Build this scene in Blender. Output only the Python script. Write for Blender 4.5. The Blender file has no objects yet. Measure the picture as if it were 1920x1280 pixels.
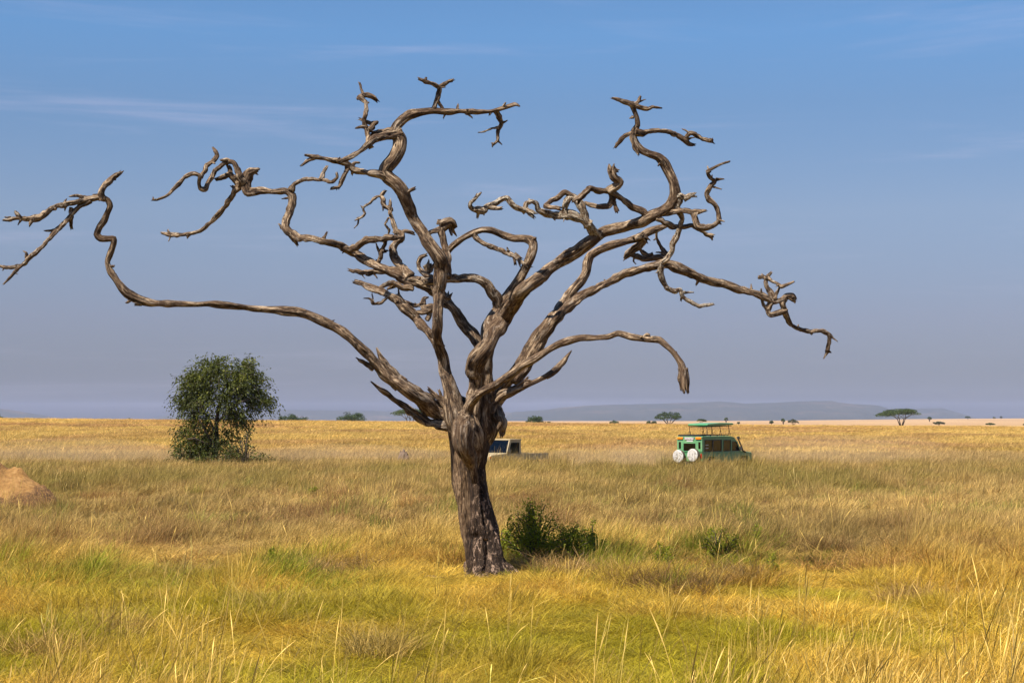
import bpy, bmesh, math, random
import numpy as np
from mathutils import Vector, Matrix, Euler
from mathutils.geometry import tessellate_polygon

random.seed(7); np.random.seed(7)
RNG = np.random.RandomState(11)
sc = bpy.context.scene
COL = sc.collection

# ------------------------------------------------------------------ camera
F = 3200.0                    # focal length in pixels of the 1920 px wide photograph
HOR = 782.0                   # row of the true horizon
CAMZ = 3.1
PITCH = math.atan((HOR - 640.0) / F)
cam = bpy.data.cameras.new('camera')
cam.lens = 60.0; cam.sensor_width = 36.0; cam.sensor_fit = 'HORIZONTAL'
cam.clip_start = 0.5; cam.clip_end = 60000
camo = bpy.data.objects.new('camera', cam); COL.objects.link(camo)
camo.location = (0, 0, CAMZ); camo.rotation_euler = (math.pi/2 + PITCH, 0, 0)
sc.camera = camo

# ------------------------------------------------------------------ world, sun, exposure
SUN_EL = 56.0
SUN_AZ = -139.0               # degrees clockwise from the view direction (+Y): from the left, slightly towards the camera
world = bpy.data.worlds.new("World"); sc.world = world; world.use_nodes = True
nt = world.node_tree
for n in list(nt.nodes): nt.nodes.remove(n)
def N(t, typ, **kw):
    n = t.nodes.new(typ)
    for k, v in kw.items(): setattr(n, k, v)
    return n
wo = N(nt, 'ShaderNodeOutputWorld'); bg = N(nt, 'ShaderNodeBackground')
sky = N(nt, 'ShaderNodeTexSky'); sky.sky_type = 'NISHITA'; sky.sun_disc = False
sky.sun_elevation = math.radians(SUN_EL); sky.sun_rotation = math.radians(SUN_AZ)
sky.air_density = 1.0; sky.dust_density = 0.6; sky.ozone_density = 3.0; sky.altitude = 1500
bg.inputs['Strength'].default_value = 0.085
tc = N(nt, 'ShaderNodeTexCoord'); sep = N(nt, 'ShaderNodeSeparateXYZ')
nt.links.new(tc.outputs['Generated'], sep.inputs[0])
# warm-grey haze low in the sky, deeper blue higher up
hz = N(nt, 'ShaderNodeMapRange'); hz.inputs[1].default_value = 0.0; hz.inputs[2].default_value = 0.22
nt.links.new(sep.outputs['Z'], hz.inputs[0])
grade = N(nt, 'ShaderNodeValToRGB')
e = grade.color_ramp.elements
e[0].position = 0.0; e[0].color = (0.055, 0.055, 0.040, 1)
e[1].position = 1.0; e[1].color = (0.49, 0.636, 0.72, 1)
for p_, c_ in ((0.07, (0.185, 0.182, 0.245)), (0.26, (0.335, 0.288, 0.340)), (0.54, (0.505, 0.455, 0.470)), (0.82, (0.475, 0.530, 0.580))):
    m_ = e.new(p_); m_.color = (*c_, 1)
nt.links.new(hz.outputs[0], grade.inputs[0])
mul = N(nt, 'ShaderNodeMix', data_type='RGBA', blend_type='MULTIPLY'); mul.inputs[0].default_value = 1.0
nt.links.new(sky.outputs[0], mul.inputs[6]); nt.links.new(grade.outputs[0], mul.inputs[7])
# thin streaks of cirrus
mp = N(nt, 'ShaderNodeMapping'); mp.inputs['Scale'].default_value = (2.6, 2.6, 34.0)
mp.inputs['Rotation'].default_value = (0, math.radians(1.5), 0)
mp.inputs['Location'].default_value = (3.7, 0.0, 0.6)
nt.links.new(tc.outputs['Generated'], mp.inputs[0])
cn = N(nt, 'ShaderNodeTexNoise'); cn.inputs['Scale'].default_value = 1.3; cn.inputs['Detail'].default_value = 5
cn.inputs['Roughness'].default_value = 0.62; cn.inputs['Distortion'].default_value = 0.5
nt.links.new(mp.outputs[0], cn.inputs['Vector'])
cr = N(nt, 'ShaderNodeMapRange', interpolation_type='SMOOTHSTEP'); cr.inputs[1].default_value = 0.50; cr.inputs[2].default_value = 0.80
cr.inputs[4].default_value = 0.26
nt.links.new(cn.outputs[0], cr.inputs[0])
cl = N(nt, 'ShaderNodeMix', data_type='RGBA'); cl.inputs[7].default_value = (3.6, 3.5, 4.6, 1)
nt.links.new(cr.outputs[0], cl.inputs[0]); nt.links.new(mul.outputs[2], cl.inputs[6])
nt.links.new(cl.outputs[2], bg.inputs['Color']); nt.links.new(bg.outputs[0], wo.inputs[0])

sun = bpy.data.lights.new('sun', 'SUN'); sun.energy = 4.8; sun.angle = math.radians(0.55); sun.color = (1.0, 0.91, 0.78)
suno = bpy.data.objects.new('sun', sun); COL.objects.link(suno)
el, az = math.radians(SUN_EL), math.radians(SUN_AZ)
sdir = Vector((math.sin(az)*math.cos(el), math.cos(az)*math.cos(el), math.sin(el)))
suno.rotation_euler = sdir.to_track_quat('Z', 'Y').to_euler()
sc.view_settings.view_transform = 'Standard'; sc.view_settings.look = 'None'
sc.view_settings.exposure = 1.08; sc.view_settings.gamma = 1.0
sc.view_settings.use_curve_mapping = False
sc.render.engine = 'CYCLES'
sc.cycles.max_bounces = 5; sc.cycles.diffuse_bounces = 3; sc.cycles.transmission_bounces = 4
sc.cycles.transparent_max_bounces = 12; sc.cycles.volume_bounces = 1
sc.cycles.use_denoising = True
sc.cycles.denoiser = 'OPENIMAGEDENOISE'
sc.cycles.denoising_input_passes = 'RGB_ALBEDO_NORMAL'
try: sc.cycles.denoising_prefilter = 'ACCURATE'
except Exception: pass
sc.cycles.sample_clamp_indirect = 6.0

# ------------------------------------------------------------------ helpers
CP, SP = math.cos(PITCH), math.sin(PITCH)
def ray(px, py):
    """direction through a photo pixel, scaled so that its world y is 1"""
    a = (px - 960.0)/F; b = (640.0 - py)/F
    d = (a, CP - b*SP, SP + b*CP)
    return (d[0]/d[1], 1.0, d[2]/d[1])
def P(px, py, d):
    r = ray(px, py); return np.array((r[0]*d, d, CAMZ + r[2]*d))

def _h(ix, iy, iz, s):
    n = (ix.astype(np.int64)*374761393 + iy.astype(np.int64)*668265263 + iz.astype(np.int64)*2147483647 + s*1274126177) & 0xffffffff
    n = ((n ^ (n >> 13))*1274126177) & 0xffffffff
    n = n ^ (n >> 16)
    return (n & 0xffff)/65535.0
def vnoise(x, y, z=None, s=0):
    """value noise in -1..1"""
    x = np.asarray(x, float); y = np.asarray(y, float)
    z = np.zeros_like(x) if z is None else np.asarray(z, float)
    x, y, z = np.broadcast_arrays(x, y, z)
    fx, fy, fz = np.floor(x), np.floor(y), np.floor(z)
    tx, ty, tz = x-fx, y-fy, z-fz
    tx = tx*tx*(3-2*tx); ty = ty*ty*(3-2*ty); tz = tz*tz*(3-2*tz)
    r = 0
    for a in (0, 1):
        for b in (0, 1):
            for c in (0, 1):
                w = (tx if a else 1-tx)*(ty if b else 1-ty)*(tz if c else 1-tz)
                r = r + w*_h(fx+a, fy+b, fz+c, s)
    return r*2-1
def fbm(x, y, z=None, s=0, o=4):
    r = 0; a = 1; t = 0
    x = np.asarray(x, float); y = np.asarray(y, float)
    for i in range(o):
        k = 2.03**i
        r = r + a*vnoise(x*k, y*k, None if z is None else np.asarray(z, float)*k, s+i*17); t += a; a *= 0.5
    return r/t
def sstep(a, b, x):
    t = np.clip((x-a)/(b-a), 0, 1); return t*t*(3-2*t)

def tag(o, label=None, cat=None, group=None, kind=None):
    if label: o['label'] = label
    if cat: o['category'] = cat
    if group: o['group'] = group
    if kind: o['kind'] = kind
    return o
def link(o, parent=None):
    COL.objects.link(o)
    if parent is not None: o.parent = parent
    return o
def empty(name, loc, label=None, cat=None, group=None, rz=0.0):
    o = bpy.data.objects.new(name, None); o.location = loc; o.rotation_euler = (0, 0, rz)
    o.empty_display_size = 0.3
    link(o); return tag(o, label, cat, group)

def np_mesh(name, verts, faces, mat=None, smooth=False, attrs=None):
    """faces: an (n,k) int array or a list of arrays of different k"""
    me = bpy.data.meshes.new(name)
    verts = np.asarray(verts, np.float32)
    fl = faces if isinstance(faces, list) else [faces]
    fl = [np.asarray(f, np.int32) for f in fl if len(f)]
    nl = sum(f.size for f in fl); nf = sum(len(f) for f in fl)
    me.vertices.add(len(verts)); me.vertices.foreach_set('co', verts.ravel())
    me.loops.add(nl); me.polygons.add(nf)
    me.loops.foreach_set('vertex_index', np.concatenate([f.ravel() for f in fl]))
    tot = np.concatenate([np.full(len(f), f.shape[1], np.int32) for f in fl])
    st = np.concatenate([[0], np.cumsum(tot)[:-1]]).astype(np.int32)
    me.polygons.foreach_set('loop_start', st)
    if smooth: me.polygons.foreach_set('use_smooth', np.ones(nf, bool))
    for an, (typ, data) in (attrs or {}).items():
        a = me.attributes.new(an, typ, 'POINT')
        key = {'FLOAT': 'value', 'FLOAT_VECTOR': 'vector', 'FLOAT_COLOR': 'color', 'INT': 'value'}[typ]
        a.data.foreach_set(key, np.asarray(data, np.int32 if typ == 'INT' else np.float32).ravel())
    me.update(calc_edges=True); me.validate()
    if mat: me.materials.append(mat)
    return me
def np_obj(name, verts, faces, mat=None, parent=None, smooth=False, attrs=None, world=True):
    me = np_mesh(name, verts, faces, mat, smooth, attrs)
    o = bpy.data.objects.new(name, me); link(o, parent)
    return o

# ------------------------------------------------------------------ materials
def new_mat(name):
    m = bpy.data.materials.new(name); m.use_nodes = True
    t = m.node_tree; b = t.nodes['Principled BSDF']
    return m, t, b
def noise(t, scale, detail=4, rough=0.6, vec=None, dist=0.0):
    n = N(t, 'ShaderNodeTexNoise'); n.inputs['Scale'].default_value = scale; n.inputs['Detail'].default_value = detail
    n.inputs['Roughness'].default_value = rough; n.inputs['Distortion'].default_value = dist
    if vec is not None: t.links.new(vec, n.inputs['Vector'])
    return n.outputs[0]
def ramp(t, fac, stops):
    r = N(t, 'ShaderNodeValToRGB'); e = r.color_ramp.elements
    e[0].position, e[0].color = stops[0][0], (*stops[0][1], 1)
    e[1].position, e[1].color = stops[-1][0], (*stops[-1][1], 1)
    for p, c in stops[1:-1]:
        x = e.new(p); x.color = (*c, 1)
    t.links.new(fac, r.inputs[0]); return r.outputs[0]
def mixc(t, fac, a, b, mode='MIX'):
    m = N(t, 'ShaderNodeMix', data_type='RGBA', blend_type=mode)
    for s, v in ((0, fac), (6, a), (7, b)):
        if hasattr(v, 'is_output'): t.links.new(v, m.inputs[s])
        else: m.inputs[s].default_value = v if s == 0 else (*v, 1)
    return m.outputs[2]
def attr(t, name, typ='GEOMETRY'):
    a = N(t, 'ShaderNodeAttribute', attribute_name=name, attribute_type=typ); return a
def bump(t, b, h, strength, dist):
    bp = N(t, 'ShaderNodeBump'); bp.inputs['Strength'].default_value = strength; bp.inputs['Distance'].default_value = dist
    t.links.new(h, bp.inputs['Height']); t.links.new(bp.outputs[0], b.inputs['Normal']); return bp
def mrange(t, v, a, b, c=0.0, d=1.0):
    m = N(t, 'ShaderNodeMapRange'); t.links.new(v, m.inputs[0])
    for i, x in enumerate((a, b, c, d)): m.inputs[i+1].default_value = x
    return m.outputs[0]
def scaled(t, vec, s):
    m = N(t, 'ShaderNodeMapping'); m.inputs['Scale'].default_value = s; t.links.new(vec, m.inputs[0]); return m.outputs[0]

def paint(name, col, rough=0.5, metal=0.0, var=0.12, dust=0.0, scale=6.0, coat=0.0):
    m, t, b = new_mat(name)
    tcn = N(t, 'ShaderNodeTexCoord').outputs['Object']
    n = noise(t, scale, 5, 0.65, tcn)
    c = ramp(t, n, [(0.3, tuple(x*(1-var) for x in col)), (0.7, tuple(min(1, x*(1+var)) for x in col))])
    if dust:
        d = noise(t, scale*0.5, 6, 0.7, tcn)
        c = mixc(t, mrange(t, d, 0.35, 0.75, 0.0, dust), c, (0.42, 0.33, 0.20))
    t.links.new(c, b.inputs['Base Color']); b.inputs['Roughness'].default_value = rough; b.inputs['Metallic'].default_value = metal
    if coat: b.inputs['Coat Weight'].default_value = coat
    return m

def wood_material(name, trunk=False):
    m, t, b = new_mat(name)
    g = attr(t, 'grain').outputs['Vector']
    fine = noise(t, 1.0, 6, 0.65, scaled(t, g, (42, 42, 6.0)), 0.5)
    mid = noise(t, 1.0, 5, 0.6, scaled(t, g, (14, 14, 2.6)), 0.8)
    big = noise(t, 1.0, 4, 0.55, scaled(t, g, (3.0, 3.0, 0.9)), 0.2)
    blot = noise(t, 1.0, 5, 0.7, scaled(t, g, (9, 9, 5)), 0.5)
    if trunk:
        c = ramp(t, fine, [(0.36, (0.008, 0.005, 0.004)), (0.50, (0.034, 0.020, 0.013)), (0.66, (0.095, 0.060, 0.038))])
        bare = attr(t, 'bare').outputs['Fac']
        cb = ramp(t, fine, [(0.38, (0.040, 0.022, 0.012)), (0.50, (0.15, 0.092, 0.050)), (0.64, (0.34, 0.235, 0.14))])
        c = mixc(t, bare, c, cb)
        # pale chips where the bark has flaked
        chipn = noise(t, 1.0, 4, 0.75, scaled(t, g, (11, 11, 5.5)), 1.2)
        chipm = attr(t, 'chip').outputs['Fac']
        mm = N(t, 'ShaderNodeMath', operation='MULTIPLY'); t.links.new(mrange(t, chipn, 0.54, 0.60), mm.inputs[0]); t.links.new(chipm, mm.inputs[1])
        c = mixc(t, mm.outputs[0], c, (0.42, 0.29, 0.21))
        c = mixc(t, mrange(t, big, 0.55, 0.64, 0, 0.5), c, (0.028, 0.018, 0.013))
    else:
        av = N(t, 'ShaderNodeMath', operation='ADD'); t.links.new(fine, av.inputs[0]); t.links.new(mid, av.inputs[1])
        hf = N(t, 'ShaderNodeMath', operation='MULTIPLY'); t.links.new(av.outputs[0], hf.inputs[0]); hf.inputs[1].default_value = 0.5
        c = ramp(t, hf.outputs[0], [(0.40, (0.016, 0.009, 0.006)), (0.455, (0.070, 0.042, 0.025)), (0.50, (0.150, 0.098, 0.060)), (0.55, (0.31, 0.22, 0.140)), (0.62, (0.54, 0.42, 0.29))])
        c = mixc(t, mrange(t, big, 0.48, 0.60, 0, 0.55), c, (0.070, 0.037, 0.018))   # browner wood
        pt_ = noise(t, 1.0, 6, 0.75, scaled(t, g, (7, 7, 3.2)), 1.0)
        c = mixc(t, mrange(t, pt_, 0.53, 0.57, 0, 0.62), c, (0.060, 0.036, 0.022))            # bark still clinging
        pb_ = noise(t, 1.0, 5, 0.7, scaled(t, g, (8, 8, 2.4)), 0.6)
        c = mixc(t, mrange(t, pb_, 0.56, 0.62, 0, 0.45), c, (0.40, 0.335, 0.27))               # bleached bare wood
        c = mixc(t, mrange(t, blot, 0.36, 0.45, 0.85, 0.0), c, (0.018, 0.011, 0.008))
        l = noise(t, 1.0, 5, 0.75, scaled(t, g, (20, 20, 12)), 0.8)
        lf = attr(t, 'lichen').outputs['Fac']
        ad = N(t, 'ShaderNodeMath', operation='ADD'); t.links.new(l, ad.inputs[0]); t.links.new(lf, ad.inputs[1])
        c = mixc(t, mrange(t, ad.outputs[0], 0.62, 0.72, 0, 0.85), c, (0.47, 0.42, 0.34))
    t.links.new(c, b.inputs['Base Color']); b.inputs['Roughness'].default_value = 0.85
    b.inputs['Specular IOR Level'].default_value = 0.25
    h = N(t, 'ShaderNodeMath', operation='ADD'); t.links.new(fine, h.inputs[0]); t.links.new(mid, h.inputs[1])
    bump(t, b, h.outputs[0], 1.0, 0.06 if trunk else 0.05)
    return m

def leaf_material(name, c0, c1, trans=0.35, c2=None):
    m, t, b = new_mat(name)
    f = attr(t, 'rnd').outputs['Fac']
    c = ramp(t, f, [(0.0, c0), (0.75, c1), (1.0, c2 or tuple(min(1, x*1.4) for x in c1))])
    t.links.new(c, b.inputs['Base Color']); b.inputs['Roughness'].default_value = 0.6
    b.inputs['Specular IOR Level'].default_value = 0.3
    tr = N(t, 'ShaderNodeBsdfTranslucent'); t.links.new(c, tr.inputs[0])
    mx = N(t, 'ShaderNodeMixShader'); mx.inputs[0].default_value = trans
    t.links.new(b.outputs[0], mx.inputs[1]); t.links.new(tr.outputs[0], mx.inputs[2])
    t.links.new(mx.outputs[0], t.nodes['Material Output'].inputs[0])
    return m

# ------------------------------------------------------------------ terrain
def ground_z(x, y):
    x = np.asarray(x, float); y = np.asarray(y, float)
    u = np.clip(x/np.maximum(y, 60.0), -0.45, 0.45)
    crest = 1.89 - 3.08*u
    rise = sstep(120, 350, y)*(1 - sstep(350, 620, y))*crest
    near = 0.10*fbm(x/9.0, y/9.0, s=3, o=3)*sstep(2, 14, y)*(1 - sstep(60, 160, y))
    mid = 0.18*fbm(x/40.0, y/40.0, s=5, o=3)*sstep(120, 200, y)*(1 - sstep(500, 700, y))
    right = sstep(0.10, 0.31, u)
    knots_y = [0, 620, 700, 4000, 12000, 40000]
    zc = np.interp(y, knots_y, [0, -0.5, -0.7, -5.6, -26, -30])
    zr = np.interp(y, knots_y, [0, -0.5, -0.7, 0.6, -20, -30])
    far = zc*(1-right) + zr*right
    return rise + near + mid + far

def axis(lo, hi, n, k):
    t = np.linspace(-math.asinh(-lo/k) if lo < 0 else math.asinh(lo/k), math.asinh(hi/k), n)
    return np.sinh(t)*k
xs = axis(-13500, 13500, 380, 14.0); ys = axis(-3000, 13500, 520, 16.0)
X, Y = np.meshgrid(xs, ys)
Z = ground_z(X, Y)
nx, ny = len(xs), len(ys)
idx = np.arange(nx*ny).reshape(ny, nx)
quads = np.stack([idx[:-1, :-1], idx[:-1, 1:], idx[1:, 1:], idx[1:, :-1]], -1).reshape(-1, 4)

gm, t, b = new_mat('savanna_ground')
pos = N(t, 'ShaderNodeNewGeometry').outputs['Position']
sp = N(t, 'ShaderNodeSeparateXYZ'); t.links.new(pos, sp.inputs[0])
n1 = noise(t, 1.0, 6, 0.65, scaled(t, pos, (0.06, 0.02, 1)))
n2 = noise(t, 1.0, 6, 0.7, scaled(t, pos, (3.5, 3.5, 1)))
n3 = noise(t, 1.0, 4, 0.6, scaled(t, pos, (0.5, 0.5, 1)))
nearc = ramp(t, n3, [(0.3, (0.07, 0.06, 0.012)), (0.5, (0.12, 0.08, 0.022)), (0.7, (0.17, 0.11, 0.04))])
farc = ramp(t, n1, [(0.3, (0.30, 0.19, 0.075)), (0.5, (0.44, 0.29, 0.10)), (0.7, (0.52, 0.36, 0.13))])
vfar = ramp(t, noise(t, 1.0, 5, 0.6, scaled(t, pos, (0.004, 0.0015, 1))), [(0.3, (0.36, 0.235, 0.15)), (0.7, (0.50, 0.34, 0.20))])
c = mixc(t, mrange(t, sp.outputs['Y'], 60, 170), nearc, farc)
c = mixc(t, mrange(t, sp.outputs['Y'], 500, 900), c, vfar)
c = mixc(t, mrange(t, n2, 0.35, 0.65, 0.55, 0.0), c, (0.10, 0.075, 0.03))
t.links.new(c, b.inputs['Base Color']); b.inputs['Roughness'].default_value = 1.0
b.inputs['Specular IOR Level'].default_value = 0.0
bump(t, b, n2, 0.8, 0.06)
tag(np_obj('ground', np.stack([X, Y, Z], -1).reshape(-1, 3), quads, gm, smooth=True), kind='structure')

# ------------------------------------------------------------------ hills
hillm, t, b = new_mat('hill_scrub')
pos = N(t, 'ShaderNodeNewGeometry').outputs['Position']
hn = noise(t, 1.0, 6, 0.6, scaled(t, pos, (0.003, 0.003, 0.02)))
sp = N(t, 'ShaderNodeSeparateXYZ'); t.links.new(pos, sp.inputs[0])
c = ramp(t, hn, [(0.35, (0.018, 0.024, 0.018)), (0.55, (0.028, 0.032, 0.022)), (0.75, (0.075, 0.058, 0.045))])
t.links.new(c, b.inputs['Base Color']); b.inputs['Roughness'].default_value = 1
def hill(profile, D, half, seed, cliff=0.35):
    px = np.arange(profile[0][0], profile[-1][0]+1, 3.0)
    py = np.interp(px, [p[0] for p in profile], [p[1] for p in profile])
    py = py + 0.5*fbm(px/24.0, px*0, s=seed, o=3)
    base = -45.0
    ts = np.concatenate([np.linspace(-1, -0.05, 9), np.linspace(0, 1, 7)])
    V = []
    for tt in ts:
        y = D + tt*half
        for a, bb in zip(px, py):
            r = ray(a, bb)
            top = CAMZ + r[2]*D
            prof = (1-abs(tt))**(0.55 if tt < 0 else 0.8)
            z = base + (top-base)*prof
            w = float(vnoise(a/14.0, tt*3.0, s=seed+5))
            z -= (top-base)*0.10*(0.5+0.5*w)*math.sin(math.pi*min(1, abs(tt)*1.0))
            V.append((r[0]*D*(1+0.15*tt*half/D), y, z))
    n = len(px); m = len(ts); ii = np.arange(n*m).reshape(m, n)
    q = np.stack([ii[:-1, :-1], ii[:-1, 1:], ii[1:, 1:], ii[1:, :-1]], -1).reshape(-1, 4)
    tag(np_obj('hill', V, q, hillm, smooth=True), kind='structure')
hill([(930, 792), (960, 772), (1020, 768), (1050, 764), (1090, 761), (1130, 759), (1200, 757.5), (1280, 755), (1350, 752.5), (1400, 756),
      (1450, 754.5), (1500, 752), (1560, 751), (1572, 754), (1600, 757.5), (1640, 759), (1652, 761), (1672, 769), (1700, 780), (1730, 792)], 9600, 1300, 3)
hill([(1600, 792), (1660, 778), (1700, 768), (1730, 765), (1768, 765), (1785, 770), (1800, 781), (1815, 792)], 10800, 900, 9)
hill([(250, 792), (300, 781), (335, 775), (400, 771), (470, 769), (540, 768), (640, 769), (700, 770), (800, 771.5), (880, 770), (950, 772), (1020, 780), (1060, 792)], 10800, 1100, 21)
hill([(-420, 792), (-300, 772), (-120, 764), (0, 766), (20, 768), (50, 773), (80, 778), (112, 787), (125, 792)], 9800, 1000, 33)

# ------------------------------------------------------------------ tubes
def catmull(pts, step):
    pts = np.asarray(pts, float)
    if len(pts) == 2: pts = np.stack([pts[0], (pts[0]+pts[1])/2, pts[1]])
    p = np.vstack([2*pts[0]-pts[1], pts, 2*pts[-1]-pts[-2]])
    out = []
    for i in range(1, len(p)-2):
        a, b_, c_, d_ = p[i-1], p[i], p[i+1], p[i+2]
        L = np.linalg.norm(c_[:3]-b_[:3]); n = max(2, int(math.ceil(L/step)))
        for k in range(n):
            tt = k/n
            q = 0.5*((2*b_)+(-a+c_)*tt+(2*a-5*b_+4*c_-d_)*tt*tt+(-a+3*b_-3*c_+d_)*tt**3)
            out.append(0.6*q+0.4*(b_*(1-tt)+c_*tt))
    out.append(p[-2]); out = np.array(out)
    out[:, 3] = np.maximum(out[:, 3], 0.25*pts[:, 3].min())
    return out

class Acc:
    def __init__(s): s.V = []; s.Q = []; s.T = []; s.A = {}; s.n = 0
    def add(s, V, Q, T=None, **at):
        s.V.append(np.asarray(V, float)); s.Q.append(np.asarray(Q, int).reshape(-1, 4)+s.n)
        if T is not None and len(T): s.T.append(np.asarray(T, int).reshape(-1, 3)+s.n)
        for k, v in at.items(): s.A.setdefault(k, []).append(np.asarray(v, float))
        s.n += len(V)
    def build(s, name, mat, parent=None, smooth=True, origin=None):
        V = np.concatenate(s.V)
        if origin is not None: V = V-np.asarray(origin)
        fl = [np.concatenate(s.Q)]
        if s.T: fl.append(np.concatenate(s.T))
        at = {}
        for k, v in s.A.items():
            v = np.concatenate(v)
            at[k] = ('FLOAT_VECTOR' if v.ndim == 2 else 'FLOAT', v)
        return np_obj(name, V, fl, mat, parent, smooth, at)

TUBE_SEED = [0]
def tube(acc, pts4, lichen=0.0, rough=1.0, frayed=0.0, step=None, flare=1.25, segs=None, closed_start=False):
    """pts4: world x, y, z, radius. An uneven, grooved, weathered stick with a broken end."""
    TUBE_SEED[0] += 1; sd = TUBE_SEED[0]
    pts4 = np.asarray(pts4, float)
    rmax = pts4[:, 3].max()
    if step is None: step = max(0.02, min(0.05, rmax*0.33))
    S = catmull(pts4, step)
    C, R = S[:, :3], S[:, 3].copy()
    n = len(C)
    if segs is None: segs = 9 if rmax < 0.02 else 12 if rmax < 0.04 else 18 if rmax < 0.08 else 32
    ds = np.concatenate([[0], np.cumsum(np.linalg.norm(np.diff(C, axis=0), axis=1))])
    # slow thick-and-thin along the stick, and a slight wander
    R = R*(1 + 0.17*rough*vnoise(ds/(rmax*5+0.02), ds*0, s=sd) + 0.13*rough*vnoise(ds/(rmax*1.7+0.02), ds*0+3, s=sd+1))
    if flare > 1: R *= 1 + (flare-1)*np.exp(-ds/(rmax*1.8))
    w = 0.30*rough*R[:, None]*np.stack([vnoise(ds/(rmax*3.5+.02), ds*0+k*9, s=sd+5) for k in range(3)], 1)
    w += 0.18*rough*R[:, None]*np.stack([vnoise(ds/(rmax*1.3+.015), ds*0+k*9+4, s=sd+6) for k in range(3)], 1)
    C = C + w*np.minimum(1, ds/(rmax*2))[:, None]
    T = np.gradient(C, axis=0); T /= np.linalg.norm(T, axis=1)[:, None]+1e-9
    up = np.array((0, 1.0, 0.2)); 
    if abs(T[0]@up) > 0.9: up = np.array((1.0, 0, 0))
    U = up - (up@T[0])*T[0]; U /= np.linalg.norm(U)
    Us = [U]
    for i in range(1, n):
        U = U-(U@T[i])*T[i]; U /= np.linalg.norm(U)+1e-9; Us.append(U)
    Us = np.array(Us); Ws = np.cross(T, Us)
    a = np.linspace(0, 2*math.pi, segs, endpoint=False)
    ca, sa = np.cos(a), np.sin(a)
    ring = ca[None, :, None]*Us[:, None, :] + sa[None, :, None]*Ws[:, None, :]
    gx = ca[None, :]*R[:, None]; gy = sa[None, :]*R[:, None]; gz = np.repeat(ds[:, None], segs, 1)
    lob = vnoise(ca[None, :]*1.1+0*gz, sa[None, :]*1.1+0*gz, gz/(rmax*6+.03), s=sd+11)
    groove = vnoise(ca[None, :]*3.2+0*gz, sa[None, :]*3.2+0*gz, gz/(rmax*2.6+.04), s=sd+13)
    knob = vnoise(gx/(rmax*0.7), gy/(rmax*0.7), gz/(rmax*0.9), s=sd+19)
    fineg = vnoise(ca[None, :]*6.5+0*gz, sa[None, :]*6.5+0*gz, gz/(rmax*3+.03), s=sd+37)
    rr = R[:, None]*(1 + rough*(0.18*lob + 0.15*groove + 0.19*knob + 0.14*np.abs(fineg)-0.08))
    for _k in range(int(ds[-1]/(rmax*9+0.1))):                       # knots and old branch scars
        kp, ka = RNG.uniform(0.05, 0.95)*ds[-1], RNG.uniform(0, 6.283); sg_ = rmax*RNG.uniform(0.35, 0.7)
        da = (a[None, :]-ka+math.pi) % (2*math.pi)-math.pi
        q_ = ((ds[:, None]-kp)/sg_)**2+(da*R[:, None]/sg_)**2
        rr = rr + R[:, None]*(0.30*np.exp(-q_)-0.35*np.exp(-q_*7))*rough
    V = C[:, None, :] + ring*rr[:, :, None]
    # broken end: the last rings are pushed forward or back unevenly
    k = max(1, min(4, n//3))
    jag = vnoise(ca*2.0+sd, sa*2.0, s=sd+29)
    for j in range(k):
        f = (k-j)/k
        V[-1-j] += T[-1-j][None, :]*(jag*R[-1-j]*(1.0+2.2*frayed)*f)[:, None]
    tip = C[-1] + T[-1]*R[-1]*(0.3)
    G = np.stack([gx+sd*1.7, gy+sd*0.9, gz+sd*2.3], -1)
    ii = np.arange(n*segs).reshape(n, segs)
    jn = np.roll(ii, -1, axis=1)
    Q = np.stack([ii[:-1], jn[:-1], jn[1:], ii[1:]], -1).reshape(-1, 4)
    last = ii[-1]; Tn = np.stack([last, np.roll(last, -1), np.full(segs, n*segs)], -1)
    first = ii[0]; Tf = np.stack([np.roll(first, -1), first, np.full(segs, n*segs+1)], -1)
    Vf = np.vstack([V.reshape(-1, 3), tip[None], (C[0]-T[0]*R[0]*0.3)[None]])
    Gf = np.vstack([G.reshape(-1, 3), G[-1, :1], G[0, :1]])
    acc.add(Vf, Q, np.vstack([Tn, Tf]), grain=Gf, lichen=np.full(len(Vf), lichen))

def parse(s):
    return [tuple(float(v) for v in p.split(',')) for p in s.split()]

# ------------------------------------------------------------------ the dead tree
TD = 33.3                                            # distance of the trunk
limb_mat = wood_material('weathered_wood'); trunk_mat = wood_material('trunk_bark', True)
base = P(908, 1083, TD); base[2] = float(ground_z(base[0], TD))
tree = empty('dead_tree', tuple(base), 'huge leafless dead tree with a thick dark trunk and twisting bare limbs', 'tree')

def to_world(poly, z0, z1, wob=0.0, sd=0, slim=True):
    """poly of (px, py, r_px) -> world points, with the depth running z0..z1 m behind the trunk along the length"""
    a = np.array(poly, float)
    L = np.concatenate([[0], np.cumsum(np.hypot(np.diff(a[:, 0]), np.diff(a[:, 1])))]); s = L/max(L[-1], 1)
    zz = z0+(z1-z0)*s + wob*vnoise(L/70.0, L*0, s=sd)*np.sin(math.pi*np.minimum(1, s*1.2))
    out = []
    for (x, y, r), z in zip(a, zz):
        p = P(x, y, TD+z); k = (0.80 if r > 6 else 0.98-0.06*max(0, r-3)) if slim else 0.97; out.append((*p, k*r*(TD+z)/F))
    return np.array(out), zz
def attach(poly, known, dz, sd):
    x, y = poly[0][:2]; best = None
    for pl, zz in known:
        a = np.array(pl, float)
        for i in range(len(a)-1):
            p, q = a[i, :2], a[i+1, :2]; d = q-p; tt = np.clip(((x-p[0])*d[0]+(y-p[1])*d[1])/(d@d+1e-9), 0, 1)
            e_ = math.hypot(*(p+tt*d-(x, y)))
            if best is None or e_ < best[0]: best = (e_, zz[i]+tt*(zz[i+1]-zz[i]))
    return to_world(poly, best[1], best[1]+dz, wob=0.25*min(1, abs(dz)*2), sd=sd)

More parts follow.
